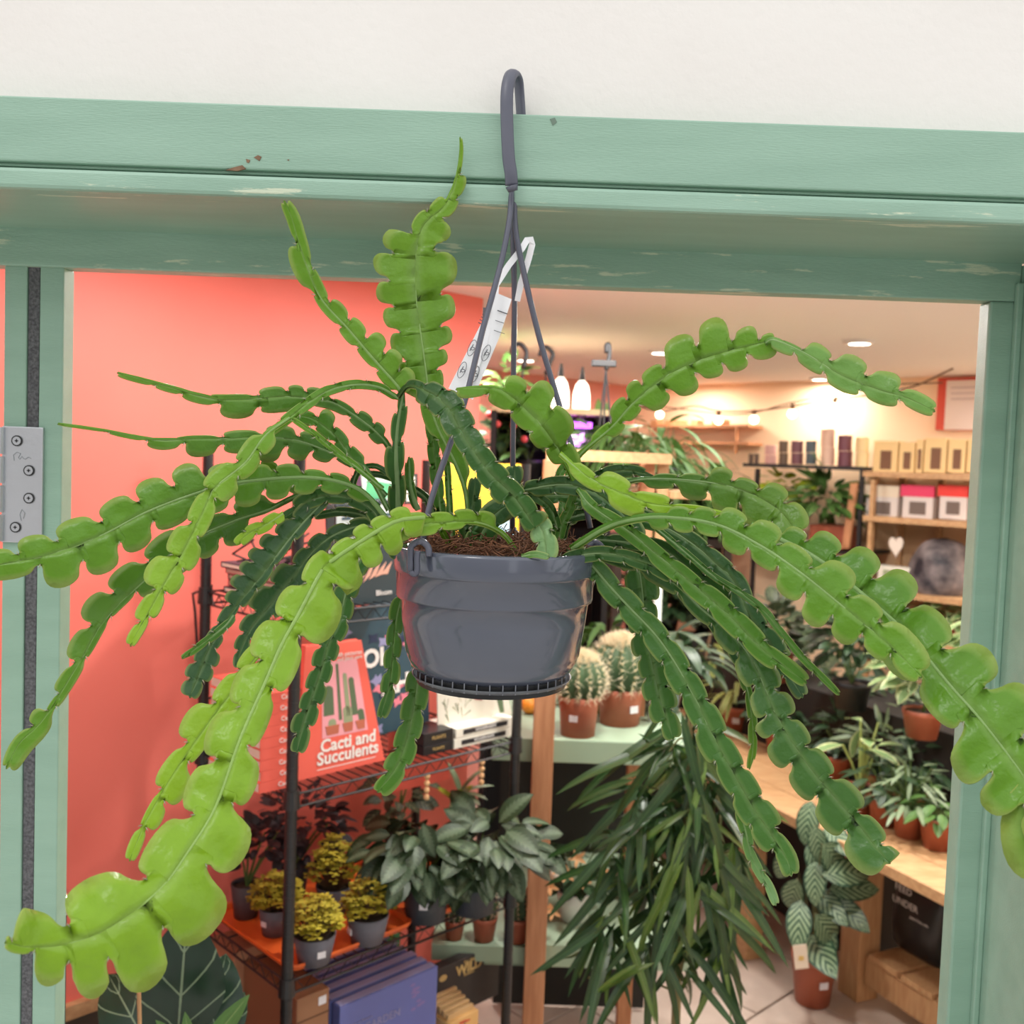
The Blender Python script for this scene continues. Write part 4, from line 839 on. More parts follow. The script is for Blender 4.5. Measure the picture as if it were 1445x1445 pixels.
# top shelf
t, c, ex, ez = quad('book', 'tall dark teal hardback with white lettering on the top shelf, left of the pot', 'book', [(478, 858), (562, 848), (560, 704), (474, 712)], .05, .04, mat('dark_teal_cover', lin((44, 60, 66)), .4))
art(t, 'cover_panel', c, [(.0, .62), (.95, .62), (.95, .96), (.0, .96)], mat('cover_pale_panel', lin((190, 200, 200)), .5)); 
for k in range(9): u = R.uniform(0, .8); v = R.uniform(.62, .9); art(t, 'block_print', c, [(u, v), (u+.14, v), (u+.14, v+.03), (u, v+.03)], M_teal, .0009+k*.00002)
txt(t, 'Bloom', c, ex, ez, .75, .1, .016, M_white2)
for k in range(5): u = .3+k*.1; art(t, 'brush_print', c, [(u, .2+k*.02), (u+.12, .28), (u+.2, .40), (u+.1, .34)], mat('salmon_print', lin((214, 160, 140)), .5), .0008+k*.00005)
t, c, ex, ez = quad('book', 'grey spined book with white letters up its spine, beside the tall teal hardback', 'book', [(463, 862), (476, 860), (472, 712), (461, 713)], .05, .12, mat('charcoal_spine', lin((50, 54, 56)), .4), pages=False)
text_mesh('spine_title', 'LIVING', .022, M_white2, frame(spot(c, .5, .42)-RKV*.001, Vector((0, 0, 1)), -RKU), t)
t, c, ex, ez = quad('book', 'yellow book with a pale blue picture standing behind the cactus stems', 'book', [(622, 862), (742, 838), (744, 655), (622, 655)], .12, .03, mat('yellow_cover', lin((232, 184, 56)), .45))
art(t, 'picture_print', c, [(.4, .08), (.85, .08), (.9, .45), (.75, .62), (.6, .74), (.5, .6), (.38, .4)], mat('sky_print', lin((160, 200, 215)), .5))
t, c, ex, ez = quad('card_packet', 'small purple, green and white card packet behind the left stems', 'packet', [(505, 715), (560, 710), (558, 665), (500, 668)], .10, .02, mat('mint_packet', lin((196, 216, 206)), .5), pages=False)
art(t, 'packet_print', c, [(0, .3), (.15, .3), (.15, 1), (0, 1)], mat('plum_print', lin((90, 50, 80)), .5)); art(t, 'packet_print', c, [(.2, .3), (.6, .1), (.95, .4), (.9, .6), (.3, .8)], mat('green_print', lin((90, 180, 130)), .5))
t, c, ex, ez = quad('card_packet', 'little white framed card standing behind the thick upright stem', 'packet', [(571, 712), (590, 712), (590, 668), (571, 668)], .10, .01, mat('black_frame', lin((60, 50, 50)), .5), pages=False)
art(t, 'card_face', c, [(.12, .1), (.75, .1), (.75, .9), (.12, .9)], M_wb)
# magazines on the left of the top shelf
mm = [(lin((60, 62, 66)), 'dark grey'), (lin((196, 120, 120)), 'faded pink'), (lin((70, 90, 80)), 'dark green'), (lin((200, 130, 130)), 'dusty rose'), (lin((58, 56, 70)), 'inky blue')]
A = RK(352, 860, .06); A.z = 0
A = N0+RKU*.02+RKV*(RD-.26)
for k, (cc_, nm) in enumerate(mm):
    z0 = zs3+.001+k*.0135; j = R.uniform(-.012, .012); o_ = A-RKU*(.0+j)
    t = thing('magazine', '%s magazine in the pile on the top shelf, %s' % (nm, ['at the bottom', 'second from the bottom', 'in the middle', 'second from the top', 'on the top'][k]), 'magazine', o_+Vector((0, 0, z0)), 'magazines piled on the top shelf')
    mb = MB(); bs = [o_, o_+RKU*.15, o_+RKU*.15+RKV*.22, o_+RKV*.22]; mb.hexa([q+Vector((0, 0, z0)) for q in bs], [q+Vector((0, 0, z0+.0125)) for q in bs]); put(mb, 'cover', mat('magazine_%d' % k, cc_, .5), t)
    mb = MB(); bs = [o_-RKU*.0006+RKV*.006, o_+RKV*.006, o_+RKV*.214, o_-RKU*.0006+RKV*.214]; mb.hexa([q+Vector((0, 0, z0+.003)) for q in bs], [q+Vector((0, 0, z0+.0095)) for q in bs]); put(mb, 'pages', M_paper, t)
t = thing('twig_bundle', 'dark twiggy bundle lying on the magazines, small cream bobble at its end', 'decoration', A+RKU*.05+RKV*.1+Vector((0, 0, zs3+.0695)))
mb = MB()
for k in range(14):
    p = A+RKU*R.uniform(.0, .12)+RKV*R.uniform(.02, .18)+Vector((0, 0, zs3+.072)); mb.tube([p, p+Vector((R.uniform(-.05, .05), R.uniform(-.05, .05), R.uniform(.0, .03))), p+Vector((R.uniform(-.08, .08), R.uniform(-.08, .08), R.uniform(.01, .06)))], .0025, 5)
tag(put(mb, 'twigs', mat('dark_twig', lin((48, 44, 42)), .8), t), kind='stuff')
mb = MB(); q = A+RKU*.01+RKV*.05+Vector((0, 0, zs3+.085)); mb.ball(q, .011, 10, 8); put(mb, 'bobble', mat('cream_felt', lin((226, 190, 150)), .9), t, smooth=True)

# orange trays on the lower shelf
M_tray = mat('orange_plastic', lin((244, 112, 48)), .35)
def ab(px, py, z=zs1): q = G(px, py, z)-N0; return q.dot(RKU), q.dot(RKV)
print('TRAY', ab(425, 1375), ab(580, 1305), ab(719, 1258), ab(312, 1280))
def tray(a0, a1, b0, b1, label):
    t = thing('plant_tray', label, 'tray', rk((a0+a1)/2, (b0+b1)/2, zs1+.001), 'orange plant trays'); z0 = zs1+.001
    def ring(ins, z, rc=.03, n_=5):
        ps = []
        for cx, cy, s0 in ((a1-rc, b0+rc, -90), (a1-rc, b1-rc, 0), (a0+rc, b1-rc, 90), (a0+rc, b0+rc, 180)):
            for i in range(n_+1):
                an = math.radians(s0+90*i/n_); r_ = rc-ins; ps.append(rk(cx+r_*math.cos(an), cy+r_*math.sin(an), z))
        return ps
    rs = [ring(.008, z0+.003), ring(.004, z0+.014), ring(-.001, z0+.016), ring(-.001, z0+.011), ring(.0065, z0)]
    m_ = len(rs[0]); mb = MB(); vs = [p for r_ in rs for p in r_]; fs = [tuple(range(m_)), tuple(range(5*m_-1, 4*m_-1, -1))]
    for i in range(4):
        for j in range(m_): fs.append((i*m_+j, (i+1)*m_+j, (i+1)*m_+(j+1) % m_, i*m_+(j+1) % m_))
    mb.add(vs, fs); put(mb, 'tray_body', M_tray, t); return t
ta = ab(425, 1375)[0]; tb = ab(580, 1303)[0]
tray(.015, tb-.004, .012, RD-.012, 'orange plastic tray holding the yellow leaved plants')
tray(tb+.002, RL-.012, .012, RD-.012, 'orange plastic tray holding the two slate pots')
ztr = zs1+.0045
# leaves
L_oxa = leafmat('yellow_leaflet', lin((196, 176, 52)), lin((214, 196, 80)), 'plain')
L_dark = leafmat('blackish_leaf', lin((40, 36, 40)), lin((60, 52, 54)), 'plain', .5)
L_alum = leafmat('silver_centre_leaf', lin((42, 62, 34)), lin((84, 102, 76)), 'centre', .5, n=9)
L_cala = leafmat('striped_leaf', lin((42, 74, 52)), lin((132, 156, 120)), 'stripe', .45, n=7)
L_fic = leafmat('narrow_dark_leaf', lin((44, 74, 36)), lin((80, 112, 60)), 'plain', .35)
L_fern = leafmat('fern_green', lin((66, 104, 40)), lin((96, 126, 58)), 'plain', .75)
L_dg = leafmat('deep_green_leaf', lin((44, 70, 42)), lin((84, 108, 74)), 'plain')
L_mg = leafmat('mid_green_leaf', lin((84, 122, 60)), lin((130, 155, 95)), 'plain')
L_vein = leafmat('pale_veined_leaf', lin((52, 66, 46)), lin((132, 142, 104)), 'vein', n=4)
L_yg = leafmat('yellow_green_strap', lin((128, 140, 66)), lin((170, 170, 110)), 'edge')
L_alo = leafmat('glossy_dark_leaf', lin((22, 48, 30)), lin((120, 140, 110)), 'vein', .25, .05, n=3.2)
L_var = leafmat('variegated_leaf', lin((120, 150, 96)), lin((196, 204, 150)), 'edge')
L_sil = leafmat('silver_leaf', lin((118, 138, 104)), lin((160, 175, 146)), 'plain')
L_lm = leafmat('lime_leaf', lin((170, 190, 40)), lin((200, 214, 90)), 'plain')
B_oval = {}
def B(m, prof='oval', Wd=.5, droop=.5, segs=6, fold=.15, wave=0):
    k = (m.name, prof, Wd, droop)
    if k not in B_oval: B_oval[k] = blade('leaf', m, 1, Wd, prof, droop, segs, fold, wave)
    return B_oval[k]
# pots on the trays
def onshelf(px, py, z): q = G(px, py, z); return q
def trifoil(t, c, R_, H, n, me, sc, seed):
    r_ = random.Random(seed); mb = MB(); v = []; 
    for k in range(n):
        a = r_.uniform(0, 6.28); rr_ = R_*math.sqrt(r_.random()); hh = H*(1-.55*(rr_/R_)**2)*r_.uniform(.45, 1.05); p = c+Vector((rr_*math.cos(a), rr_*math.sin(a), hh))
        mb.tube([c+Vector((rr_*.3*math.cos(a), rr_*.3*math.sin(a), 0)), p], .0008, 3, k=0, cap=False)
        a0 = r_.uniform(0, 6.28)
        for j in range(3):
            aj = a0+j*2.094; d = Vector((math.cos(aj), math.sin(aj), r_.uniform(-.2, .25))); x = Vector((-d.y, d.x, 0))
            s_ = sc*r_.uniform(.8, 1.2); mb.add([p, p+d*s_*.5+x*s_*.42, p+d*s_*.95+x*s_*.4, p+d*s_*.85, p+d*s_*.95-x*s_*.4, p+d*s_*.5-x*s_*.42], [(0, 1, 2, 3), (0, 3, 4, 5)], k=1)
    tag(put(mb, 'leaflets', [M_brown, me], t), kind='stuff')
M_ox = mat('yellow_clover', lin((196, 184, 62)), .55, lin((160, 150, 50)), 18, trans=.2)
specs = [(443, 1362, 31, .062, 'yellow clover plant in a grey pot, nearest the rack post', 5, 33, -1.0),
         (518, 1333, 31, .062, 'yellow clover plant in a grey pot, right of the nearest one', 6, 31, -2.6),
         (388, 1322, 24, .062, 'yellow clover plant in a grey pot half hidden left of the rack post', 7, 22, -2.2)]
for px, py, rp, h_, lb, sd, n_, sa in specs:
    b_ = onshelf(px, py-6, ztr); d_ = b_.y; t, c = potted(lb, 'plant', b_, rp/F*d_*1.0, h_*.95, M_grey, 'yellow clover pots on the orange tray', sa, rim=False)
    trifoil(t, c, .054, .085, 190, M_ox, .0115, sd)
b_ = onshelf(470, 1285, ztr); t, c = potted('yellow clover plant at the back of the tray, between the two front pots', 'plant', b_, .04, .06, M_grey, 'yellow clover pots on the orange tray', None, rim=False); trifoil(t, c, .058, .12, 200, M_ox, .0115, 9)
b_ = onshelf(347, 1292, ztr); t, c = potted('blackish leaved plant in a brown grey pot at the back left of the tray', 'plant', b_, .034, .075, mat('brown_grey_pot', lin((84, 76, 80)), .6), None, None, rim=False)
shrub(t, c, B(L_dark, 'oval', .6), 90, .07, .07, .035, 3, cz=c+Vector((.02, .02, .09)))
b_ = onshelf(415, 1262, ztr); t, c = potted('dark crinkled plant in the shade at the back of the orange tray', 'plant', b_, .034, .07, M_slate, None, None, rim=False)
shrub(t, c, B(L_dark, 'oval', .6), 150, .11, .09, .035, 4, cz=c+Vector((.015, .01, .10)))
b_ = onshelf(600, 1294, ztr); t, c = potted('silver centred bushy plant in a tall slate pot with a white sticker', 'plant', b_, 33/F*b_.y, .092, M_slate, None, FRONT, rb=29/F*b_.y, rim=False)
shrub(t, c, B(L_alum, 'oval', .52, .6), 95, .11, .07, .085, 11, down=.35, cz=c+Vector((-.02, -.0, .075)))
b_ = onshelf(668, 1284, ztr); t, c = potted('silver centred bushy plant in the slate pot at the right end of the tray', 'plant', b_, 34/F*b_.y, .085, M_slate, None, None, rb=28/F*b_.y, rim=False)
shrub(t, c, B(L_alum, 'oval', .52, .6), 95, .12, .07, .09, 12, down=.35, cz=c+Vector((.03, -.0, .075)))
q = rk(RL-.06, .03, zs1+.006); t = thing('price_card', 'small white price card propped in the right corner of the orange tray', 'card', q)
mb = MB(); mb.box(q+Vector((0, 0, .02)), (.03, .002, .04), Matrix.Rotation(math.radians(43), 3, 'Z') @ Matrix.Rotation(.5, 3, 'Y')); put(mb, 'card', M_stick, t)
t, c = potted('lime leaf and grey frond plant peeping over the silver leaved pots', 'plant', onshelf(640, 1230, ztr), .035, .10, M_slate, None, None, rim=False)
for k in range(7): leafat(B(L_lm, 'oval', .5), t, c+Vector((0, 0, .08)), (R.uniform(-.8, .5), R.uniform(-.6, .2), R.uniform(.4, 1)), sc=.065)
for k in range(6): leafat(B(L_sil, 'lance', .3), t, c+Vector((.01, 0, .11)), (R.uniform(-.3, .9), R.uniform(-.6, .2), R.uniform(-.2, .8)), sc=.09)
# below the trays
M_kraft = mat('brown_kraft', lin((150, 108, 78)), .7)
def slab(name, label, cat, a0, a1, b0, b1, z0, z1, m, group=None, part='case'):
    t = thing(name, label, cat, rk((a0+a1)/2, (b0+b1)/2, z0), group); bs = [rk(a0, b0, 0), rk(a1, b0, 0), rk(a1, b1, 0), rk(a0, b1, 0)]
    mb = MB(); mb.hexa([q+Vector((0, 0, z0)) for q in bs], [q+Vector((0, 0, z1)) for q in bs]); put(mb, part, m, t, bevel=.002); return t
zk = RK(440, 1408, .02).z; aa = (RK(412, 1410, .03)-N0).dot(RKU); ab_ = (RK(465, 1395, .03)-N0).dot(RKU)
t = slab('cardboard_box', 'brown cardboard box with white stickers, left of the blue books', 'box', aa+.012, ab_, .03, .26, zs0+.001, min(zk, zs1-.04), M_kraft)
bs_ = [rk(aa+.012, .0298, zs0), rk(ab_, .0298, zs0), rk(ab_, .0298, zk), rk(aa+.012, .0298, zk)]
art(t, 'sticker', bs_, [(.66, .90), (.9, .90), (.9, .96), (.66, .96)], M_stick); art(t, 'box_seam', bs_, [(0, .83), (1, .83), (1, .84), (0, .84)], mat('kraft_seam', lin((95, 65, 45)), .8))
M_kl = mat('pale_kraft', lin((188, 138, 106)), .7)
t = slab('cardboard_box', 'pale cardboard box under the left end of the rack, behind the post', 'box', .02, .11, .24, RD-.02, zs0+.001, zs1-.045, M_kl)
M_blue = mat('periwinkle_cover', lin((100, 112, 178)), .45); M_bluet = mat('periwinkle_edge', lin((176, 178, 224)), .5); M_fl = mat('mauve_print', lin((130, 116, 176)), .5)
a0 = (RK(480, 1414, .03)-N0).dot(RKU); a1 = (RK(618, 1364, .03)-N0).dot(RKU); zt_ = min(zs1-.034, RK(550, 1392, .03).z)
for k in range(6):
    b0 = .03+k*.034; t = slab('book', 'periwinkle blue hardback under the orange tray, %s from the front' % ['first', 'second', 'third', 'fourth', 'fifth', 'sixth'][k], 'book', a0-k*.002, a1-k*.002, b0, b0+.028, zs0+.001, zt_-k*.001, M_blue, 'blue hardbacks in a row', part='cover')
    p_ = [rk(a0+.004, b0+.004, zt_-.0005), rk(a1-.004, b0+.004, zt_-.0005), rk(a1-.004, b0+.024, zt_-.0005), rk(a0+.004, b0+.024, zt_-.0005)]
    mb = MB(); mb.hexa(p_, [q+Vector((0, 0, .0012)) for q in p_]); put(mb, 'page_edge', M_bluet, t)
    if k == 0:
        c = [rk(a0, b0, zs0), rk(a1, b0, zs0), rk(a1, b0, zt_), rk(a0, b0, zt_)]; t['label'] = 'front periwinkle blue hardback with mauve flowers and pale lettering on its cover'
        txt(t, 'GARDEN', c, RKU, Vector((0, 0, 1)), .42, .72, .024, M_lil); txt(t, 'notes on flowers', c, RKU, Vector((0, 0, 1)), .2, .80, .009, M_lil, name='small_print')
        for q in range(10):
            u = .78+R.uniform(-.07, .07); v = R.uniform(.66, .94); art(t, 'flower_print', c, [(u+.03*math.cos(i*1.05), v+.016*math.sin(i*1.05)) for i in range(6)], M_fl, .0005+q*.00002)
a0 = (RK(622, 1400, .06)-N0).dot(RKU); a1 = (RK(700, 1380, .06)-N0).dot(RKU)
zc_ = RK(660, 1432, .03).z
t = slab('card_box', 'pale wooden box of cards with a red flower on the front card', 'box', a0+.0, a0+.095, .03, .12, zs0+.001, zc_, mat('pale_card_wood', lin((220, 176, 112)), .6))
c = [rk(a0, .03, zs0), rk(a0+.095, .03, zs0), rk(a0+.095, .03, zc_), rk(a0, .03, zc_)]
for q in range(7): u = .55+R.uniform(-.16, .16); v = .86+R.uniform(-.03, .03); art(t, 'flower_print', c, [(u+.07*math.cos(i*1.05), v+.018*math.sin(i*1.05)) for i in range(6)], mat('red_flower_print', lin((196, 70, 50)), .6), .0005+q*.00002)
art(t, 'stem_print', c, [(.5, .6), (.53, .6), (.56, .86), (.54, .86)], M_cg)
for k in range(5):
    p_ = [rk(a0+.008, .04+k*.015, zc_), rk(a0+.087, .04+k*.015, zc_), rk(a0+.087, .049+k*.015, zc_), rk(a0+.008, .049+k*.015, zc_)]; mb = MB(); mb.hexa(p_, [q+Vector((0, 0, .012+k*.004)) for q in p_]); put(mb, 'card', mat('card_edge', lin((206, 170, 120)), .7), t)
zw = RK(660, 1350, .16).z
sA = (RK(616, 1380, .16)-N0).dot(RKU); sB = (RK(704, 1380, .16)-N0).dot(RKU)
t = slab('lettered_sign', 'black sign box lettered WILD behind the card box', 'sign', sA, sB, .16, .19, zs0+.001, min(zs1-.035, zw), mat('sign_black', lin((44, 40, 38)), .5))
zw = min(zs1-.035, zw); c = [rk(sA, .16, zs0), rk(sB, .16, zs0), rk(sB, .16, zw), rk(sA, .16, zw)]
txt(t, 'WILD', c, RKU, Vector((0, 0, 1)), .5, .80, .034, M_gold, bold=.0012, name='lettering'); txt(t, 'for the', c, RKU, Vector((0, 0, 1)), .5, .92, .013, M_gold, name='lettering')
txt(t, 'flowers', c, RKU, Vector((0, 0, 1)), .5, .69, .012, M_gold, name='lettering')
for u in (.1, .9): art(t, 'moon_print', c, [(u+.06*math.cos(i*.52), .8+.06*math.sin(i*.52)) for i in range(12)], M_gold)
t = slab('seed_packet', 'green and yellow seed packet between the blue books and the lettered sign', 'packet', a0-.06, a0+.0, .215, .23, zs0+.001, zs1-.035, mat('packet_green', lin((40, 110, 60)), .5))
c = [rk(a0-.06, .215, zs0), rk(a0, .215, zs0), rk(a0, .215, zs1-.035), rk(a0-.06, .215, zs1-.035)]; art(t, 'packet_print', c, [(.5, .7), (.9, .86), (.9, .95), (.7, .95)], mat('packet_yellow', lin((236, 226, 30)), .5))
art(t, 'packet_print', c, [(.02, .86), (.4, .86), (.5, .98), (.02, .98)], M_kl)
# bead garland with a lit jar behind, right of the books
for x, lb in ((604, 'string of pale wooden beads hanging left, beside the coral board'), (681, 'string of pale wooden beads hanging right, by the rack post')):
    q0 = RK(x, 1056, .02); t = thing('bead_string', lb, 'decoration', q0); mb = MB(); zq = zs2-.034; yy = 0
    mb.tube([Vector((q0.x, q0.y, zq)), Vector((q0.x, q0.y, zq-.062))], .0008, 4); put(mb, 'cord', M_brown, t)
    for k in range(4):
        mb = MB(); mb.ball(Vector((q0.x, q0.y, zq-.007-k*.0155)), .0065, 10, 6, sq=1.15); put(mb, 'bead', mat('beech_bead', lin((228, 180, 130)), .5), t, smooth=True)
q = rk(RL-.16, .16, zs1+.002)
t, c = potted('brown patterned plant in the shade above the right orange tray', 'plant', rk(RL-.10, RD-.05, ztr), .035, .10, M_black, None, None, rim=False)
shrub(t, c, B(L_vein, 'oval', .6), 26, .07, .07, .05, 21, cz=c+Vector((0, 0, .09)))
# ------------------------------------------------------------------ big glossy plant low at the left
b_ = G(235, 1500, .42); b_ = CP+(P(235, 1500, 1.62)-CP); 
t, c = potted('big glossy dark green leaved plant low behind the left door post', 'plant', (b_.x, b_.y, b_.z-.12), .07, .12, M_black, None, None)
stn = MB(); stn.box((b_.x-.05, b_.y+.02, (b_.z-.12)/2), (.36, .3, b_.z-.1205)); st_ = tag(stn.build('plant_stand', mat('grey_stand', lin((150, 150, 145)), .6), bevel=.004), 'pale grey box stand under the glossy dark plant', 'stand')
AL = blade('leaf', L_alo, 1, .62, 'oval', .5, 12, .12, .03)
for bx, by, tx, ty, dd, s_ in ((250, 1470, 262, 1318, (-.1,), 1), (210, 1480, 150, 1370, (.0,), .8), (290, 1480, 318, 1350, (0,), .72), (300, 1475, 345, 1400, (0,), .5), (220, 1490, 205, 1440, (0,), .6)):
    A_ = P(bx, by, 1.6); T_ = P(tx, ty, 1.64+dd[0]); leafat(AL, t, A_, T_-A_, up=(CP-A_), sc=(T_-A_).length*1.04)
ML = blade('leaf', L_mg, 1, .28, 'oval', .4, 8, .15, .05)
for bx, by, tx, ty in ((290, 1480, 345, 1412), (250, 1470, 222, 1442), (270, 1490, 262, 1435)):
    A_ = P(bx, by, 1.52); T_ = P(tx, ty, 1.5); leafat(ML, t, A_, T_-A_, up=(CP-A_), sc=(T_-A_).length)
mb = MB(); mb.tube([P(198, 1480, 1.5), P(196, 1400, 1.5)], .003, 6); put(mb, 'cane', M_wood, t)
# ------------------------------------------------------------------ timber shelf unit with cacti
ZG = 1.05
pl_b = G(815, 1040, ZG)
unit = thing('timber_shelf_unit', 'orange pine shelf frame with sage green shelves, behind the hanging pot', 'shelf', (pl_b.x, pl_b.y, 0))
YA = pl_b.y-.06; YB = YA+.34
def upost(px, py, Y, wpx, ztop_, dep=.045):
    q = W(px, py, Y); mb = MB(); w_ = wpx/F*Y; mb.box((q.x, Y+dep/2, ztop_/2), (w_, dep, ztop_)); return put(mb, 'post', M_post, unit, bevel=.002)
ztu = W(860, 652, YA).z
upost(768, 1020, YA-.02, 30, ztu); upost(896, 1090, YB-.05, 20, ztu); q = W(768, 1020, YA).x
upost(768, 1020, YB+.3, 22, ztu)
xA = W(768, 1020, YA).x; xB = W(928, 655, YB).x
mb = MB(); mb.hexa([Vector((xA-.02, YA-.02, ztu)), Vector((xB+.03, YB-.06, ztu)), Vector((xB+.03, YB-.02, ztu)), Vector((xA-.02, YA+.03, ztu))], [Vector((xA-.02, YA-.02, ztu+.028)), Vector((xB+.03, YB-.06, ztu+.028)), Vector((xB+.03, YB-.02, ztu+.028)), Vector((xA-.02, YA+.03, ztu+.028))]); put(mb, 'top_rail', M_woodh, unit)
mb = MB(); mb.box((xB+.012, YB-.02, (ztu+1.5)/2), (.03, .03, ztu-1.5)); put(mb, 'rear_post', M_wood, unit)
M_sage = mat('sage_shelf', lin((150, 172, 146)), .5)
mb = MB(); a_ = G(722, 1030, ZG); b2 = G(786, 1046, ZG); c2 = G(860, 1052, ZG); d2 = G(985, 1040, ZG)
mb.hexa([Vector((a_.x-.05, YA+.03, ZG-.05)), Vector((c2.x, YA+.03, ZG-.05)), Vector((d2.x, YA+.12, ZG-.05)), Vector((d2.x, YB+.3, ZG-.05))][:4], [Vector((a_.x-.05, YA+.03, ZG)), Vector((c2.x, YA+.03, ZG)), Vector((d2.x, YA+.12, ZG)), Vector((d2.x, YB+.3, ZG))])
mb = MB(); mb.box(((a_.x-.05+d2.x)/2, (YA+.03+YB+.2)/2, ZG-.03), (d2.x-a_.x+.05, YB+.2-YA-.03, .06)); put(mb, 'shelf_board', M_sage, unit, bevel=.003)
ZG2 = .52
mb = MB(); mb.box(((a_.x-.05+d2.x)/2, (YA+.03+YB+.3)/2, ZG2-.03), (d2.x-a_.x+.05, YB+.3-YA-.03, .06)); put(mb, 'shelf_board', M_sage, unit, bevel=.003)
mb = MB(); mb.box(((a_.x-.05+d2.x)/2, YB+.32, ztu/2-.3), (d2.x-a_.x, .01, ztu-.62)); put(mb, 'back_panel', mat('dark_back_panel', lin((34, 34, 30)), .8), unit)
M_bc = mat('cactus_skin', lin((52, 78, 48)), .6, lin((66, 92, 56)), 20); M_sp = mat('cream_spine', lin((240, 228, 196)), .7); M_rib = mat('cream_wool', lin((200, 180, 130)), .9)
def barrel(t, c, r_, nr=14, zsq=1.0, ns=13, seed=1, spc=1, ms=None):
    rd = random.Random(seed); mb = MB(); prof = [(max(.0005, r_*math.sin(math.pi*(.12+.88*i/14))), -r_*zsq*math.cos(math.pi*(.12+.88*i/14))) for i in range(15)]
    cc = c+Vector((0, 0, r_*zsq*.82)); mb.lathe(prof, cc, nr*6, wob=lambda a, z: 1+.09*math.cos(a*nr)); put(mb, 'cactus_body', M_bc, t, smooth=True)
    mb = MB()
    for k in range(nr):
        a = 2*math.pi*k/nr
        for i in range(ns):
            ph = math.pi*(.28+.70*i/(ns-1)); p = cc+Vector((math.cos(a)*math.sin(ph), math.sin(a)*math.sin(ph), -math.cos(ph)*zsq))*r_*1.08; nrm = (p-cc).normalized()
            mb.ball(p, r_*.035, 5, 3, k=1)
            for q in range(7):
                d = (nrm*rd.uniform(.3, 1)+Vector((rd.uniform(-1, 1), rd.uniform(-1, 1), rd.uniform(-1, 1)))*.8).normalized(); mb.tube([p, p+d*r_*.28*spc*rd.uniform(.6, 1.2)], [.0006, .0002], 3, cap=False, k=0)
    for q in range(420):
        a = rd.uniform(0, 6.28); ph = math.pi*(1-.22*math.sqrt(rd.random())); p = cc+Vector((math.cos(a)*math.sin(ph), math.sin(a)*math.sin(ph), -math.cos(ph)*zsq))*r_; d = ((p-cc).normalized()+Vector((rd.uniform(-1, 1), rd.uniform(-1, 1), rd.uniform(-.5, 1)))*.5).normalized()
        mb.tube([p, p+d*r_*.3], [.0009, .0003], 3, cap=False, k=0)
    tag(put(mb, 'spines', [ms or M_sp, M_rib], t), kind='stuff')
for px, py, w_, h_, rc, lb, sa, sd in ((815, 1036, 29, 57, 34, 'round spiny cactus with cream spines in a terracotta pot, the left of the pair', -1.9, 1), (874, 1020, 33, 52, 40, 'round spiny cactus with cream spines in a terracotta pot, the right and larger', -1.0, 2)):
    b_ = G(px, py, ZG+.0005); d_ = b_.y; t, c = potted(lb, 'cactus', b_, w_/F*d_, h_/F*d_, M_terra, None, sa, rb=w_*.84/F*d_); barrel(t, c, rc/F*d_*1.03, 15, 1.0, 12, sd)
b_ = G(748, 1012, ZG+.0005)
t = thing('gourd', 'small round orange gourd on the sage shelf beside the pine post', 'gourd', (b_.x, b_.y+.04, b_.z)); mb = MB(); mb.lathe([(max(.0005, .026*math.sin(math.pi*i/12)), .023-.023*math.cos(math.pi*i/12)) for i in range(13)], (b_.x, b_.y+.04, b_.z), 36, wob=lambda a, z: 1+.05*math.cos(8*a)); put(mb, 'body', mat('orange_skin', lin((226, 140, 40)), .5), t, smooth=True)
mb = MB(); mb.tube([Vector((b_.x, b_.y+.04, b_.z+.044)), Vector((b_.x+.004, b_.y+.04, b_.z+.056))], .003, 6); put(mb, 'stalk', M_brown, t)
b_ = G(738, 990, ZG+.0005); t, c = potted('empty looking terracotta pot behind the orange gourd', 'pot', (b_.x, b_.y+.05, b_.z), .035, .06, M_terra, name='plant_pot')
# trailing plants inside the unit, above and behind the cacti
FR = blade('leaf', L_fern, 1, .16, 'lance', 1.1, 7, .1); FD = blade('leaf', L_dg, 1, .30, 'lance', .9, 7, .1)
t, c = potted('feathery green plant filling the dark shelf behind the cacti', 'plant', (G(850, 1000, ZG).x+.02, YB+.12, ZG+.0005), .05, .08, M_black, None)
rosette(t, c, FR, 90, .02, .16, .17, (.1, 1.5), .03, .0012, M_stalk, 5)
t, c = potted('dark leafy plant at the right end of the sage shelf', 'plant', (G(930, 1000, ZG).x+.03, YB+.10, ZG+.0005), .05, .08, M_terra, None)
rosette(t, c, FD, 60, .02, .18, .14, (.1, 1.4), .03, .0012, M_stalk, 6)
t, c = potted('green fern spilling from a black pot on top of the pine frame, left', 'plant', (W(880, 650, YB+.1).x, YB+.12, ztu-.06), .06, .07, M_black)
rosette(t, c, FR, 80, .02, .12, .13, (.3, 1.5), .03, .0012, M_stalk, 7)
t, c = potted('arching green fern in a dark pot on the pine frame, right', 'plant', (W(935, 650, YB+.35).x, YB+.37, ztu-.10), .07, .09, M_black)
rosette(t, c, FR, 90, .02, .16, .17, (.1, 1.4), .03, .0012, M_stalk, 8)
mb = MB(); mb.box((W(905, 650, YB+.2).x, YB+.25, ztu-.085), (.5, .5, .02)); put(mb, 'top_board', M_wood, unit)
# acrylic upright
q0 = W(925, 915, YB-.1); q1 = W(933, 815, YB-.1); t = thing('clear_tube', 'pale clear plastic tube standing on end behind the hanging stems', 'tube', (q0.x, q0.y, ZG+.001)); mb = MB()
mb.lathe([(.012, ZG+.001), (.012, q1.z), (.0105, q1.z), (.0105, ZG+.001)], (q0.x, YB-.1, 0), 20); put(mb, 'tube_wall', mat('milky_plastic', (.5, .55, .5), .25), t, smooth=True)
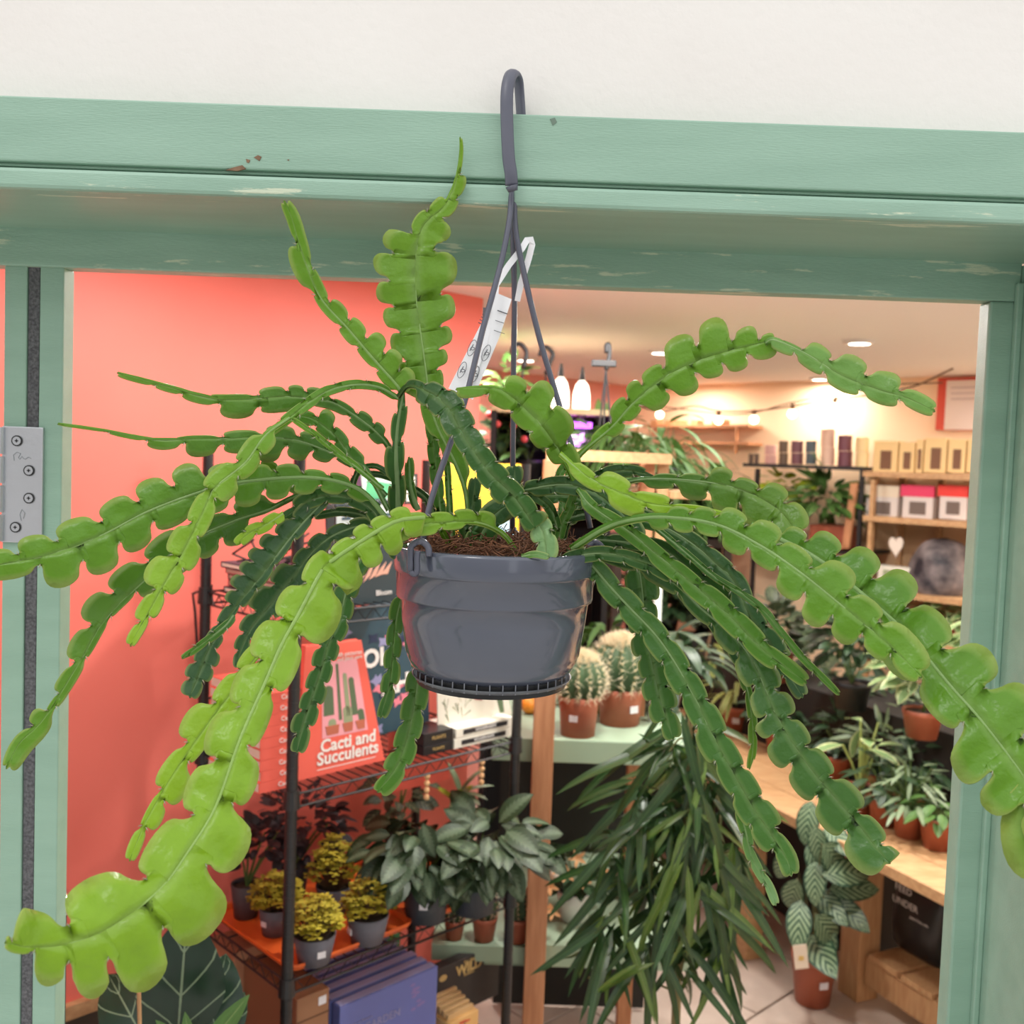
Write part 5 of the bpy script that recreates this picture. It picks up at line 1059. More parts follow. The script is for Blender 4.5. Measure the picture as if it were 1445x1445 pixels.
# lower shelf: three small cacti and the flowering plant
for px, py, r_, lb, sd in ((640, 1345, .026, 'small woolly cactus in a terracotta pot under the orange tray, leftmost of three', 3), (682, 1352, .032, 'small woolly cactus in a terracotta pot beside the rack post, middle of three', 4), (728, 1368, .034, 'woolly pinkish cactus in a terracotta pot between rack post and pine post', 5)):
    b_ = P(px, py, 2.55); b_.z = ZG2+.0005; b_ = G(px, py, ZG2+.0005) if False else b_
    t, c = potted(lb, 'cactus', b_, r_*1.05, r_*1.9, M_terra, 'small woolly cacti on the low sage shelf'); barrel(t, c, r_, 12, 1.25, 9, sd, .8, mat('pinkish_spine', lin((220, 180, 150)), .8))
mb = MB(); xs = [P(x, 1350, 2.55).x for x in (610, 760)]; mb.box(((xs[0]+xs[1])/2, 2.6, ZG2-.021), (xs[1]-xs[0], .3, .04)); put(mb, 'shelf_board', M_sage, unit)
M_pet = mat('apricot_petal', lin((236, 184, 130)), .6, lin((240, 200, 160)), 30, trans=.2)
pet = blade('petal', leafmat('apricot_flower', lin((240, 190, 136)), lin((236, 160, 120)), 'plain'), 1, .4, 'oval', .4, 5, .1)
t, c = potted('apricot star flowered plant with dark foliage, right of the pine post', 'plant', (P(812, 1300, 2.62).x, 2.62, ZG2+.0005), .05, .08, mat('white_ceramic', (.75, .78, .74), .3), None, rim=False)
shrub(t, c, B(L_dg, 'oval', .6), 50, .09, .09, .05, 31, cz=c+Vector((.02, 0, .07)))
for k, (px, py) in enumerate(((790, 1225), (776, 1250), (815, 1210), (800, 1232), (765, 1280), (862, 1232), (822, 1240), (780, 1285))):
    q = P(px, py, 2.50); fo = random.Random(k)
    for j in range(5): a = j*1.2566+k; leafat(pet, t, q, Vector((math.cos(a), -.5, math.sin(a))), up=(0, -1, 0), sc=.026, name='petal')
for px, py, lb in ((778, 1216, 'white pebble like bud ornament, upper, against the pine post'), (782, 1232, 'white pebble like bud ornament, lower, against the pine post')):
    q = P(px, py, 2.52); mb = MB(); mb.ball(q, .014, 12, 8, sq=1.3); put(mb, 'white_bud', mat('white_bud', (.7, .68, .62), .6), t, smooth=True)
# floor-level dark table behind
# ------------------------------------------------------------------ narrow leaved tree (drooping) in the centre
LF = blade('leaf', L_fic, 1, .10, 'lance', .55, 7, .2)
LF2 = blade('leaf', leafmat('narrow_pale_leaf', lin((88, 118, 50)), lin((130, 150, 90)), 'plain', .35), 1, .085, 'lance', .55, 7, .2)  # paler variant of the narrow leaf
fx = P(958, 1400, 2.15); tree = thing('weeping_fig', 'tall weeping plant with long narrow drooping dark leaves, standing on the floor', 'plant', (fx.x, fx.y, 0))
mb = MB(); mb.lathe([(.001, .001), (.11, 0), (.14, .24), (.13, .25), (.125, .22), (.001, .22)], (fx.x, fx.y, 0), 28); put(mb, 'pot', M_terra, tree, smooth=True)
mb = MB(); trunk = [Vector((fx.x, fx.y, .2)), P(955, 1400, 2.16), P(960, 1250, 2.14), P(967, 1150, 2.12), P(973, 1050, 2.1), P(975, 1000, 2.1)]
mb.tube(catmull(trunk, 20), [.011-.006*i/20 for i in range(21)], 8); put(mb, 'trunk', mat('pale_bark', lin((130, 120, 80)), .8), tree, smooth=True)
rd = random.Random(5); tips = [(972, 1015, 2.1, 14, (880, 1060)), (945, 1060, 2.1, 16, 0), (985, 1055, 2.1, 16, 0), (905, 1110, 2.12, 18, 0), (1010, 1110, 2.1, 20, 0), (935, 1135, 2.08, 24, 0), (975, 1150, 2.06, 24, 0), (870, 1180, 2.12, 20, 0), (925, 1215, 2.08, 26, 0), (1035, 1200, 2.1, 20, 0), (985, 1235, 2.05, 24, 0), (860, 1290, 2.1, 20, 0), (920, 1310, 2.05, 24, 0), (1020, 1300, 2.08, 24, 0), (975, 1330, 2.05, 20, 0), (830, 1380, 2.1, 14, 0)]
mb = MB(); cnt = 0
for x, y, d_, n_, _ in tips:
    q = P(x, y, d_); src_ = min(trunk[1:], key=lambda p: (p-q).length+max(0, (p.z-q.z))*1.5); mb.tube(catmull([src_, (src_+q)/2+Vector((0, 0, .02)), q], 8), .0025, 5)
    for k in range(n_):
        if cnt >= 296: break
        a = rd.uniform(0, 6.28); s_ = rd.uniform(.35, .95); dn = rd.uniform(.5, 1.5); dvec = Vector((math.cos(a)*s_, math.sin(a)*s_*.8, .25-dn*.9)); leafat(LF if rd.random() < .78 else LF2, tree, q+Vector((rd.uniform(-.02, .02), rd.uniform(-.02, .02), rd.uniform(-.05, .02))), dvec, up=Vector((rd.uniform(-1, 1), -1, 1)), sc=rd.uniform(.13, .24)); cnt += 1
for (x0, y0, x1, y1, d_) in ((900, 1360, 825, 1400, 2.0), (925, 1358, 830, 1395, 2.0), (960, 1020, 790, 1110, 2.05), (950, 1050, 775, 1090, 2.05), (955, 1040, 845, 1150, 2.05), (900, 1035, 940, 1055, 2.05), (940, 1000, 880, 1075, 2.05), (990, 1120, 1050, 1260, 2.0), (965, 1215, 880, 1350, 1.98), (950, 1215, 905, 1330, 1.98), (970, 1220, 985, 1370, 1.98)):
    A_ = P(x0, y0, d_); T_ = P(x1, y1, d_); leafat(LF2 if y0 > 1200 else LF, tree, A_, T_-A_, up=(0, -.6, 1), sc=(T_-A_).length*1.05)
tag(put(mb, 'branches', mat('twig_bark', lin((110, 110, 66)), .8), tree), kind='stuff')
# ------------------------------------------------------------------ timber bench on the right
ZB = .61
e0 = G(1290, 1240, ZB); dr = Vector((-.415, .91, 0)).normalized(); nr_ = Vector((dr.y, -dr.x, 0))     # nr_ points to the right/back of the bench
bench = thing('timber_bench', 'long pale pine plank bench on the right, covered in terracotta potted plants', 'bench', (e0.x, e0.y, 0))
def bq(a, b_, z): return Vector((e0.x, e0.y, 0))+dr*a+nr_*b_+Vector((0, 0, z))
def bbox(name, a0, a1, b0, b1, z0, z1, m, bev=.003, t=bench):
    mb = MB(); bs = [bq(a0, b0, 0), bq(a0, b1, 0), bq(a1, b1, 0), bq(a1, b0, 0)]; mb.hexa([q+Vector((0, 0, z0)) for q in bs], [q+Vector((0, 0, z1)) for q in bs]); return put(mb, name, m, t, bevel=bev)
for k in range(5): bbox('plank', -.6, 1.85, k*.15, k*.15+.145, ZB-.035, ZB, M_woodh)
for a in (-.5, .75, 1.75):
    for b_ in (.03, .62): bbox('leg', a, a+.07, b_, b_+.07, 0, ZB-.036, M_woodh)
bbox('apron', -.55, 1.8, .60, .63, ZB-.12, ZB-.036, M_woodh)
# low pallet tier
ZP = .18; f0 = G(1203, 1406, 0); ox = (f0-e0); ax = Vector((ox.x, ox.y, 0)).dot(dr); bx = Vector((ox.x, ox.y, 0)).dot(nr_)
print('LEG', ax, bx)
bbox('leg', ax-.04, ax+.05, bx-.02, bx+.07, 0, ZB-.036, M_wood)
bbox('lower_rail', ax-1.0, ax-.045, bx-.0, bx+.03, ZP-.115, ZP-.022, M_wood)
k = 0
a_ = ax-.055
while a_ > ax-1.0: bbox('lower_slat', a_-.135, a_-.012, bx-.01, bx+.42, ZP-.02, ZP, M_wood); a_ -= .14
mb = MB(); bs = [bq(ax-.9, .75, 0), bq(ax-.9, .77, 0), bq(2.5, .77, 0), bq(2.5, .75, 0)]
# black bags
def bag(a, b_, w_, h_, z, label, m, lines):
    t = thing('compost_bag', label, 'bag', bq(a, b_, z)); mb = MB(); n_ = 10; vs = []; 
    for i, (zf, th) in enumerate(((0, .045), (.08, .06), (.3, .07), (.6, .06), (.85, .035), (.97, .012), (1, .008))):
        for j in range(20):
            an = 2*math.pi*j/20; cx = math.copysign(abs(math.cos(an))**.5, math.cos(an))*w_/2; cy = math.copysign(abs(math.sin(an))**.7, math.sin(an))*th
            vs.append(bq(a-cx, b_+cy, z+h_*zf))
    fs = [tuple(range(19, -1, -1)), tuple(6*20+j for j in range(20))]
    for i in range(6):
        for j in range(20): fs.append((i*20+j, i*20+(j+1) % 20, (i+1)*20+(j+1) % 20, (i+1)*20+j))
    mb.add(vs, fs); put(mb, 'bag_body', m, t, smooth=True)
    for body, sz, du, zf in lines:
        q = bq(a-du, b_-.075, z+h_*zf); text_mesh('lettering', body, sz, M_white2, frame(q, -dr, (0, 0, 1)), t, align='CENTER')
    return t
M_bag = mat('black_bag_film', lin((34, 34, 36)), .35, lin((46, 48, 46)), 12, .5, 30)
bag(ax-.13, bx+.17, .21, .27, ZP+.001, 'black printed compost bag standing on the low slats of the bench', M_bag, [('FEED', .032, -.03, .78), ('UNDER', .032, -.02, .62), ('peat free mix', .014, .04, .50)])
t = bag(ax-.42, bx+.17, .26, .30, ZP+.001, 'black bag with a frilly white print, right of the lettered one', M_bag, [])
for k in range(12):
    an = R.uniform(0, 6.28); q = bq(ax-.34+.04*math.cos(an), bx+.098, ZP+.11+.03*math.sin(an)); mb = MB(); mb.tube([q, q+(-dr*math.cos(an)+Vector((0, 0, 1))*math.sin(an))*.03], .003, 4); put(mb, 'frill_print', M_white2, t)
t = thing('kraft_parcel', 'brown paper parcel wedged behind the black bags under the bench', 'parcel', bq(ax-.40, bx+.34, ZP+.001)); mb = MB(); bs = [bq(ax-.62, bx+.28, ZP+.001), bq(ax-.62, bx+.40, ZP+.001), bq(ax-.16, bx+.40, ZP+.001), bq(ax-.16, bx+.28, ZP+.001)]
mb.hexa(bs, [q+Vector((0, 0, .36)) for q in bs]); put(mb, 'paper', M_kl, t, bevel=.01); 
mb = MB(); mb.hexa([bq(ax-.30, bx+.272, ZP+.002), bq(ax-.30, bx+.279, ZP+.002), bq(ax-.25, bx+.279, ZP+.002), bq(ax-.25, bx+.272, ZP+.002)], [bq(ax-.30, bx+.272, ZP+.36), bq(ax-.30, bx+.279, ZP+.36), bq(ax-.25, bx+.279, ZP+.36), bq(ax-.25, bx+.272, ZP+.36)]); put(mb, 'dark_band', M_black, t)
# potted plants on the bench
def bpot(px, py, wpx, hpx, lb, m=M_terra, sa=None, z=ZB, group=None, dy=0):
    b_ = G(px, py, z+.0005); b_.y += dy; d_ = b_.y; return potted(lb, 'plant', b_, wpx/2/F*d_, hpx/F*d_, m, group, sa)
VL = blade('leaf', L_vein, 1, .62, 'oval', .5, 8, .12); SL = blade('leaf', L_sil, 1, .2, 'lance', .4, 6, .1)
t, c = bpot(1153, 1046, 82, 48, 'dark plant with pale star veined leaves in a wide terracotta pot on the bench', sa=-1.9)
rosette(t, c, VL, 22, .08, .24, .15, (.1, 1.2), .03, .002, mat('tan_stalk', lin((150, 96, 66)), .7), 41)
t, c = bpot(1040, 1030, 50, 36, 'slim leaved plant with a brown cane in a terracotta pot behind the front stems', sa=-1.9)
YL = blade('leaf', L_yg, 1, .13, 'strap', 1.3, 8, .1)
rosette(t, c, YL, 26, .02, .22, .20, (.1, 1.3), .02, .002, M_pstalk, 42)
mb = MB(); mb.tube([P(994, 935, 3.95), P(1003, 893, 3.95)], .006, 8); mb.tube([c, c+Vector((0, 0, .3))], .005, 8); put(mb, 'cane', M_brown, t)
t, c = bpot(1000, 1005, 50, 34, 'yellow green strap leaved plant in a terracotta pot at the far end of the bench'); rosette(t, c, YL, 30, .02, .25, .22, (.1, 1.3), .02, .002, M_pstalk, 43)
t, c = bpot(1212, 1146, 48, 38, 'tall dotted leaf plant on pale stalks in a terracotta pot on the bench')
CL = blade('leaf', L_var, 1, .45, 'oval', .5, 7, .12)
rosette(t, c, CL, 9, .14, .26, .11, (.05, .6), .01, .0035, M_pstalk, 44)
DL = blade('leaf', L_dg, 1, .4, 'oval', .6, 7, .1)
t, c = bpot(1246, 1163, 44, 44, 'dark leaved plant in a terracotta pot, second from the bench front'); rosette(t, c, DL, 26, .03, .14, .09, (.1, 1.3), .02, .0015, M_stalk, 45)
t, c = bpot(1281, 1180, 46, 42, 'silvery feathery plant in a terracotta pot near the bench front')
rosette(t, c, SL, 70, .03, .17, .08, (.1, 1.4), .02, .0012, M_stalk, 46)
t, c = bpot(1322, 1196, 52, 46, 'bright green leaved plant in the terracotta pot nearest the door frame')
rosette(t, c, B(L_mg, 'oval', .45), 26, .03, .12, .08, (.2, 1.4), .02, .0015, M_stalk, 47)
bbox('riser', .1, 1.8, .47, .76, ZB+.0005, .9, mat('near_black_box', lin((36, 32, 28)), .8))
for k, (px, py, me_, n_, hi, lb) in enumerate(((1100, 1030, DL, 50, .26, 'bushy dark plant in the middle of the bench behind the veined plant'), (1180, 1060, FD, 60, .30, 'deep green plant behind the wide terracotta pot'), (1260, 1090, DL, 60, .30, 'broad dark foliage plant at the back right of the bench'), (1310, 1110, SL, 80, .28, 'fine grey green plant at the back, beside the door frame'), (1042, 1015, FD, 50, .24, 'dark narrow leaf plant at the far back of the bench'), (1090, 960, VL, 30, .24, 'veined purple green plant at the back of the bench'), (1200, 1000, DL, 60, .36, 'tall dark leafy plant in the back row of the bench'), (1300, 1040, CL, 40, .36, 'variegated cream and green plant in the back row near the frame'))):
    t, c = bpot(px, py, 56, 40, lb, M_terra if k % 2 else M_black, z=.9 if (px, py) in ((1090, 960), (1200, 1000), (1300, 1040)) else ZB); shrub(t, c, me_, 130, .13, .12, .085 if me_ is not SL else .07, 50+k, cz=c+Vector((0, 0, hi*.45)))
for k, (px, py, me_, lb) in enumerate(((1100, 1062, DL, 'low dark plant on the bench behind the wavy hanging stems'), (1180, 1098, FD, 'low dark plant left of the dotted leaf plant on the bench'), (1238, 1122, SL, 'fine grey leaved plant in the second row of the bench'), (1290, 1146, DL, 'broad dark leaved plant in the second row near the door frame'))):
    t, c = bpot(px, py, 44, 34, lb); shrub(t, c, me_, 90, .11, .10, .08, 130+k, cz=c+Vector((0, 0, .09)))
mb = MB()
# striped leaf plant on the floor
b_ = G(1146, 1412, 0.001); cr2 = thing('dark_filler_box', 'long dark filler box added at the back underneath the pine bench for shade', 'crate', bq(1, .5, 0))
bbox('box_body', ax+.15, 1.7, .40, .59, .001, .47, mat('near_black_box', lin((36, 32, 28)), .8), t=cr2)  # dark box added so the space under the bench reads as shade
t, c = potted('striped leaved plant in a terracotta pot standing on the tiled floor', 'plant', b_, 33/F*b_.y, 74/F*b_.y, M_terra, None, -1.35, rb=24/F*b_.y)
CA = blade('leaf', L_cala, 1, .5, 'oval', .7, 9, .1, .02)
rd = random.Random(3); mb = MB()
for bx_, by_, tx, ty in ((1150, 1165, 1160, 1218), (1140, 1190, 1165, 1240), (1160, 1190, 1200, 1235), (1125, 1240, 1110, 1290), (1150, 1255, 1185, 1290), (1160, 1235, 1230, 1225), (1170, 1255, 1235, 1250), (1150, 1290, 1190, 1340), (1130, 1270, 1125, 1330), (1165, 1300, 1170, 1355), (1145, 1130, 1135, 1185), (1175, 1270, 1215, 1300), (1140, 1320, 1165, 1350), (1120, 1200, 1090, 1240), (1165, 1165, 1195, 1195), (1150, 1215, 1150, 1270)):
    A_ = P(bx_, by_, 3.12+rd.uniform(-.08, .08)); T_ = P(tx, ty, 3.05+rd.uniform(-.06, .06)); leafat(CA, t, A_, T_-A_, up=(CP-A_)+Vector((0, 0, 1)), sc=(T_-A_).length*1.15)
    mb.tube(catmull([c, (c+A_)/2+Vector((rd.uniform(-.02, .02), 0, .02)), A_], 6), .002, 5)
tag(put(mb, 'stalks', mat('olive_stalk', lin((110, 110, 70)), .6), t), kind='stuff')
q = P(1130, 1350, 3.02); mb = MB(); mb.box(q, (.042, .002, .075), Matrix.Rotation(-.15, 3, 'Y')); lb_ = put(mb, 'plant_tag', mat('cream_tag', lin((214, 200, 180)), .5), t)
mb = MB(); mb.box(q+Vector((.001, -.0018, -.004)), (.016, .001, .014)); put(mb, 'tag_print', mat('ochre_print', lin((200, 170, 100)), .6), t)
# ------------------------------------------------------------------ back of the shop, right
BP = cor+VX*.0; BN = Vector((-.711, -.703, 0)).normalized()
def VB(px, py, off=.33): return V(px, py, cor+BN*off, VX)
def bkbox(t, name, x0, x1, y0, y1, m, off=.33, dep=.3, bev=0):
    """box whose front face spans pixels x0..x1, y0..y1 (at its middle) on the plane off before the back wall"""
    a = VB(x0, (y0+y1)/2, off); b2_ = VB(x1, (y0+y1)/2, off); xm = (x0+x1)/2; z1 = VB(xm, y0, off).z; z0 = VB(xm, y1, off).z
    bs = [Vector((a.x, a.y, 0)), Vector((b2_.x, b2_.y, 0)), Vector((b2_.x, b2_.y, 0))-BN*dep, Vector((a.x, a.y, 0))-BN*dep]
    mb = MB(); mb.hexa([q+Vector((0, 0, z0)) for q in bs], [q+Vector((0, 0, z1)) for q in bs]); return put(mb, name, m, t, bevel=bev) if t else mb
def bkthing(name, label, cat, x, y, off=.33, group=None): return thing(name, label, cat, VB(x, y, off), group)
t = bkthing('wire_shelf', 'black metal shelf against the peach wall carrying two rows of tins', 'shelf', 1135, 760)
bkbox(t, 'shelf_board', 1048, 1214, 656, 661, M_black); bkbox(t, 'post', 1060, 1064, 661, 900, M_black, dep=.02); bkbox(t, 'post', 1207, 1212, 661, 900, M_black, dep=.02); bkbox(t, 'lower_board', 1048, 1214, 772, 776, M_black)
def tin(label, x0, x1, y0, y1, c_, group=None, m=None):
    t = bkthing('tin', label, 'tin', (x0+x1)/2, y1, .28, group); a = VB(x0, y1, .28); b2_ = VB(x1, y1, .28); r_ = (b2_-a).length/2*.74; c = (a+b2_)/2-BN*(r_+.01); z0 = a.z if False else VB((x0+x1)/2, y1, .28).z; z1 = VB((x0+x1)/2, y0, .28).z; t.location = (c.x, c.y, z0)
    mb = MB(); h_ = z1-z0; mb.lathe([(.001, 0), (r_*.98, 0), (r_, .003), (r_, h_*.8), (r_*.98, h_*.81), (r_*.98, h_*.99), (.001, h_*.995)], (c.x, c.y, z0), 20); put(mb, 'tin_body', m or mat('tin_%d' % int(x0*10+y0), c_, .4), t, smooth=False)
    mb = MB(); mb.lathe([(r_*1.0, h_*.80), (r_*1.03, h_*.81), (r_*1.03, h_*.985), (r_, h_)], (c.x, c.y, z0), 20); put(mb, 'lid', m or MATS['tin_%d' % int(x0*10+y0)], t)
rows = [(1072, 1091, 628, 655, (205, 158, 150), 'dusty pink'), (1093, 1108, 622, 655, (104, 84, 66), 'brown'), (1109, 1129, 622, 655, (116, 74, 84), 'plum'), (1130, 1148, 622, 655, (74, 92, 100), 'slate blue'), (1150, 1173, 605, 656, (226, 190, 170), 'cream and blush'), (1174, 1198, 614, 658, (112, 64, 78), 'dark plum'), (1200, 1222, 617, 659, (232, 206, 150), 'pale straw')]
for x0, x1, y0, y1, c_, nm in rows:
    m_ = (y0+y1)/2; cc_ = lin(c_)
    tin('%s lidded tin on the black shelf, lower of its pair' % nm, x0, x1, m_+.5, y1, cc_); tin('%s lidded tin on the black shelf, upper of its pair' % nm, x0, x1, y0, m_-.2, cc_)
for k, x in enumerate((1052, 1060)): tin('small dark jar at the left end of the black shelf, %s' % ('outer' if k == 0 else 'inner'), x, x+8, 640, 655, lin((90, 70, 56)))
# plants below the tins
t = bkthing('planter', 'bright lime leaved plant on the back shelf, lit from behind', 'plant', 1104, 772, .25); bb = VB(1104, 771, .18); t.location = bb; mb = MB(); mb.lathe([(.001, 0), (.05, 0), (.06, .12), (.001, .12)], bb, 16); put(mb, 'pot', M_terra, t)
shrub(t, bb+Vector((0, 0, .12)), B(L_lm, 'oval', .7), 40, .12, .1, .07, 61, cz=VB(1104, 690, .2))
t = bkthing('planter', 'mid green ferny plant in a terracotta trough on the back shelf', 'plant', 1170, 772, .25); bb = VB(1160, 771, .18); t.location = bb
mb = MB(); pts4 = [VB(1140, 771, .3), VB(1190, 771, .3), VB(1190, 771, .3)-BN*.18, VB(1140, 771, .3)-BN*.18]
for q in pts4: q.z = bb.z
mb.hexa(pts4, [q+Vector((0, 0, .11)) for q in pts4]); put(mb, 'trough', M_terra, t, bevel=.006)
shrub(t, bb+Vector((0, 0, .1)), B(L_fern, 'lance', .3), 110, .16, .12, .13, 62, cz=VB(1166, 708, .25))
t = bkthing('picture_frame', 'leaning pine picture frame edge beside the ferny plant', 'frame', 1200, 772); 
def lean(t, name, x0, y0, x1, y1, wpx, m, off=.35, dep=.02):
    a = VB(x0, y0, off); c = VB(x1, y1, off); w_ = (VB(x0+wpx, y0, off)-VB(x0, y0, off)); mb = MB(); bs = [a, a+w_, a+w_-BN*dep, a-BN*dep]; ts = [c, c+w_, c+w_-BN*dep, c-BN*dep]; mb.hexa(bs, ts); return put(mb, name, m, t)
lean(t, 'side_bar', 1188, 772, 1200, 682, 9, M_post); lean(t, 'bottom_bar', 1120, 774, 1120, 770, 76, M_post)
# wooden shelving
t = bkthing('pine_shelving', 'pale pine wall shelving at the far right, behind the door frame', 'shelf', 1300, 900)
for y0, y1, nm in ((668, 676, 0), (734, 742, 1), (842, 850, 2), (905, 915, 3)): bkbox(t, 'shelf_board', 1217, 1420, y0, y1, M_woodh, off=.34)
for x in (1218, 1312, 1415): bkbox(t, 'upright', x, x+7, 668, 1100, M_woodh, off=.04, dep=.035)
for x in (1258, 1365): bkbox(t, 'upright', x, x+7, 668, 1100, M_woodh, off=.04, dep=.035)
bkbox(t, 'back_board', 1218, 1420, 676, 910, mat('buff_board', lin((205, 170, 130)), .7), off=.012, dep=.011)
bkbox(t, 'post', 1217, 1222, 676, 1100, M_woodh, off=.33, dep=.03)
M_kb = mat('straw_paper', lin((238, 208, 150)), .6); M_win = mat('dark_contents', lin((120, 84, 60)), .6)
for k, (x0, x1, y0) in enumerate(((1232, 1266, 622), (1268, 1290, 624), (1292, 1302, 620), (1304, 1335, 618), (1337, 1362, 620), (1364, 1390, 620))):
    t = bkthing('paper_bag', 'straw coloured windowed paper bag on the top pine shelf, %s' % ['leftmost and widest', 'second from the left', 'thin one seen edge on', 'fourth, with a tall dark window', 'fifth along', 'last, behind the door frame'][k], 'bag', (x0+x1)/2, 667, .25, 'paper bags on the top pine shelf')
    bkbox(t, 'bag', x0, x1, y0, 667.5, M_kb, off=.25, dep=.08, bev=.004)
    bkbox(t, 'window', x0+(x1-x0)*.3, x1-(x1-x0)*.25, y0+14, 662, M_win, off=.253, dep=.002)
for k, (x0, x1, c_, nm) in enumerate(((1219, 1268, (230, 214, 190), 'cream topped'), (1271, 1318, (222, 60, 100), 'hot pink topped'), (1323, 1366, (226, 58, 50), 'bright red topped'), (1370, 1400, (222, 120, 60), 'orange topped'))):
    t = bkthing('gift_pouch', '%s white pouch with a dark picture on the middle pine shelf' % nm, 'pouch', (x0+x1)/2, 733, .25)
    bkbox(t, 'pouch', x0+2, x1-2, 700, 733.5, mat('pouch_white', lin((216, 206, 200)), .5), off=.25, dep=.06, bev=.004); bkbox(t, 'header_card', x0, x1, 685, 701, mat('header_%d' % k, lin(c_), .5), off=.252, dep=.02)
    bkbox(t, 'picture', x0+12, x1-12, 708, 726, mat('picture_dark_%d' % k, lin((110, 96, 88)), .6), off=.253, dep=.002)
t = bkthing('heart_ornament', 'pale heart shaped ornament hanging below the middle pine shelf', 'ornament', 1264, 770, .3)
mb = MB(); ps = []
for i in range(24):
    a = 2*math.pi*i/24; x = 16*math.sin(a)**3; y = 13*math.cos(a)-5*math.cos(2*a)-2*math.cos(3*a)-math.cos(4*a); ps.append((1264+x*.62, 770-y*1.0))
f_ = [VB(x, y, .3) for x, y in ps]; mb.add(f_+[q-BN*.01 for q in f_], [tuple(range(24)), tuple(range(47, 23, -1))]+[(i, i+24, (i+1) % 24+24, (i+1) % 24) for i in range(24)]); put(mb, 'heart', mat('pale_ceramic', lin((226, 214, 200)), .5), t)
mb = MB(); mb.tube([VB(1264, 742, .3), VB(1264, 760, .3)], .0015, 5); put(mb, 'cord', M_brown, t)
t = bkthing('card_set', 'white cards propped on the lower pine shelf behind the big stem', 'cards', 1270, 842, .28); bkbox(t, 'card', 1238, 1298, 800, 841.5, M_wb, off=.28, dep=.05); bkbox(t, 'card_print', 1246, 1290, 806, 820, M_cg2, off=.282, dep=.001)
t = bkthing('tote_bag', 'black and white patterned bag slumped on the lower pine shelf', 'bag', 1328, 842, .3)
a = VB(1328, 811, .2); mb = MB(); mb.lathe([(max(.001, .13*abs(math.sin(math.pi*(.2+.8*i/12)))**.7), -.14*math.cos(math.pi*(.2+.8*i/12))) for i in range(13)], (a.x, a.y, VB(1328, 842, .2).z+.113), 24, wob=lambda q, z: 1+.06*math.sin(3*q+z*30)); put(mb, 'bag_body', mat('ink_pattern', lin((40, 38, 46)), .6, lin((150, 140, 140)), 9), t, smooth=True)
mb = MB(); mb.tube(catmull([a+Vector((-.05, 0, .1)), a+Vector((-.02, 0, .15)), a+Vector((.03, 0, .15)), a+Vector((.06, 0, .09))], 10), .006, 6); put(mb, 'handle', M_black, t)
for k, x in enumerate((1235, 1290, 1335, 1375)):
    t = bkthing('planter', 'pale green leafy plant below the pine shelves, %s' % ['leftmost of four', 'second of four', 'third, with cream edged leaves', 'last, behind the door frame'][k], 'plant', x, 904, .25); bb = VB(x, 904.5, .2); t.location = bb
    mb = MB(); mb.lathe([(.001, 0), (.04, 0), (.05, .06), (.001, .06)], bb, 14); put(mb, 'pot', M_terra, t); shrub(t, bb+Vector((0, 0, .06)), B(L_var, 'oval', .5), 34, .09, .08, .07, 70+k, cz=bb+Vector((0, 0, .13)))
# poster with a red frame
t = bkthing('poster', 'white poster in a red frame on the peach wall, by the door frame', 'poster', 1360, 606, .03)
bkbox(t, 'frame', 1322, 1420, 532, 607, mat('red_frame', lin((212, 78, 56)), .5), off=.022, dep=.02); bkbox(t, 'sheet', 1334, 1410, 536, 606.5, mat('poster_white', lin((232, 216, 206)), .6), off=.026, dep=.003)
for y in (546, 554, 562): bkbox(t, 'poster_line', 1342, 1380, y, y+1.5, mat('poster_grey', lin((190, 170, 165)), .6), off=.0275, dep=.001)
# wall shelves far left of the back wall
t = bkthing('wall_shelf', 'thin orange shelf strip high on the peach wall, upper of two', 'shelf', 980, 602, .15, 'narrow wall shelves'); bkbox(t, 'board', 905, 1055, 599, 603, M_post, off=.15, dep=.145); 
for x in (918, 938, 952, 975, 1004, 1012): bkbox(t, 'display_item', x, x+9, 593, 599, mat('shelf_item', lin((190, 140, 96)), .6), off=.12, dep=.06)
t = bkthing('wall_shelf', 'thin orange shelf strip on the peach wall, lower of two', 'shelf', 980, 626, .15, 'narrow wall shelves'); bkbox(t, 'board', 950, 1055, 623, 627, M_post, off=.15, dep=.145); bkbox(t, 'bracket', 1036, 1039, 603, 640, M_post, off=.15, dep=.02)
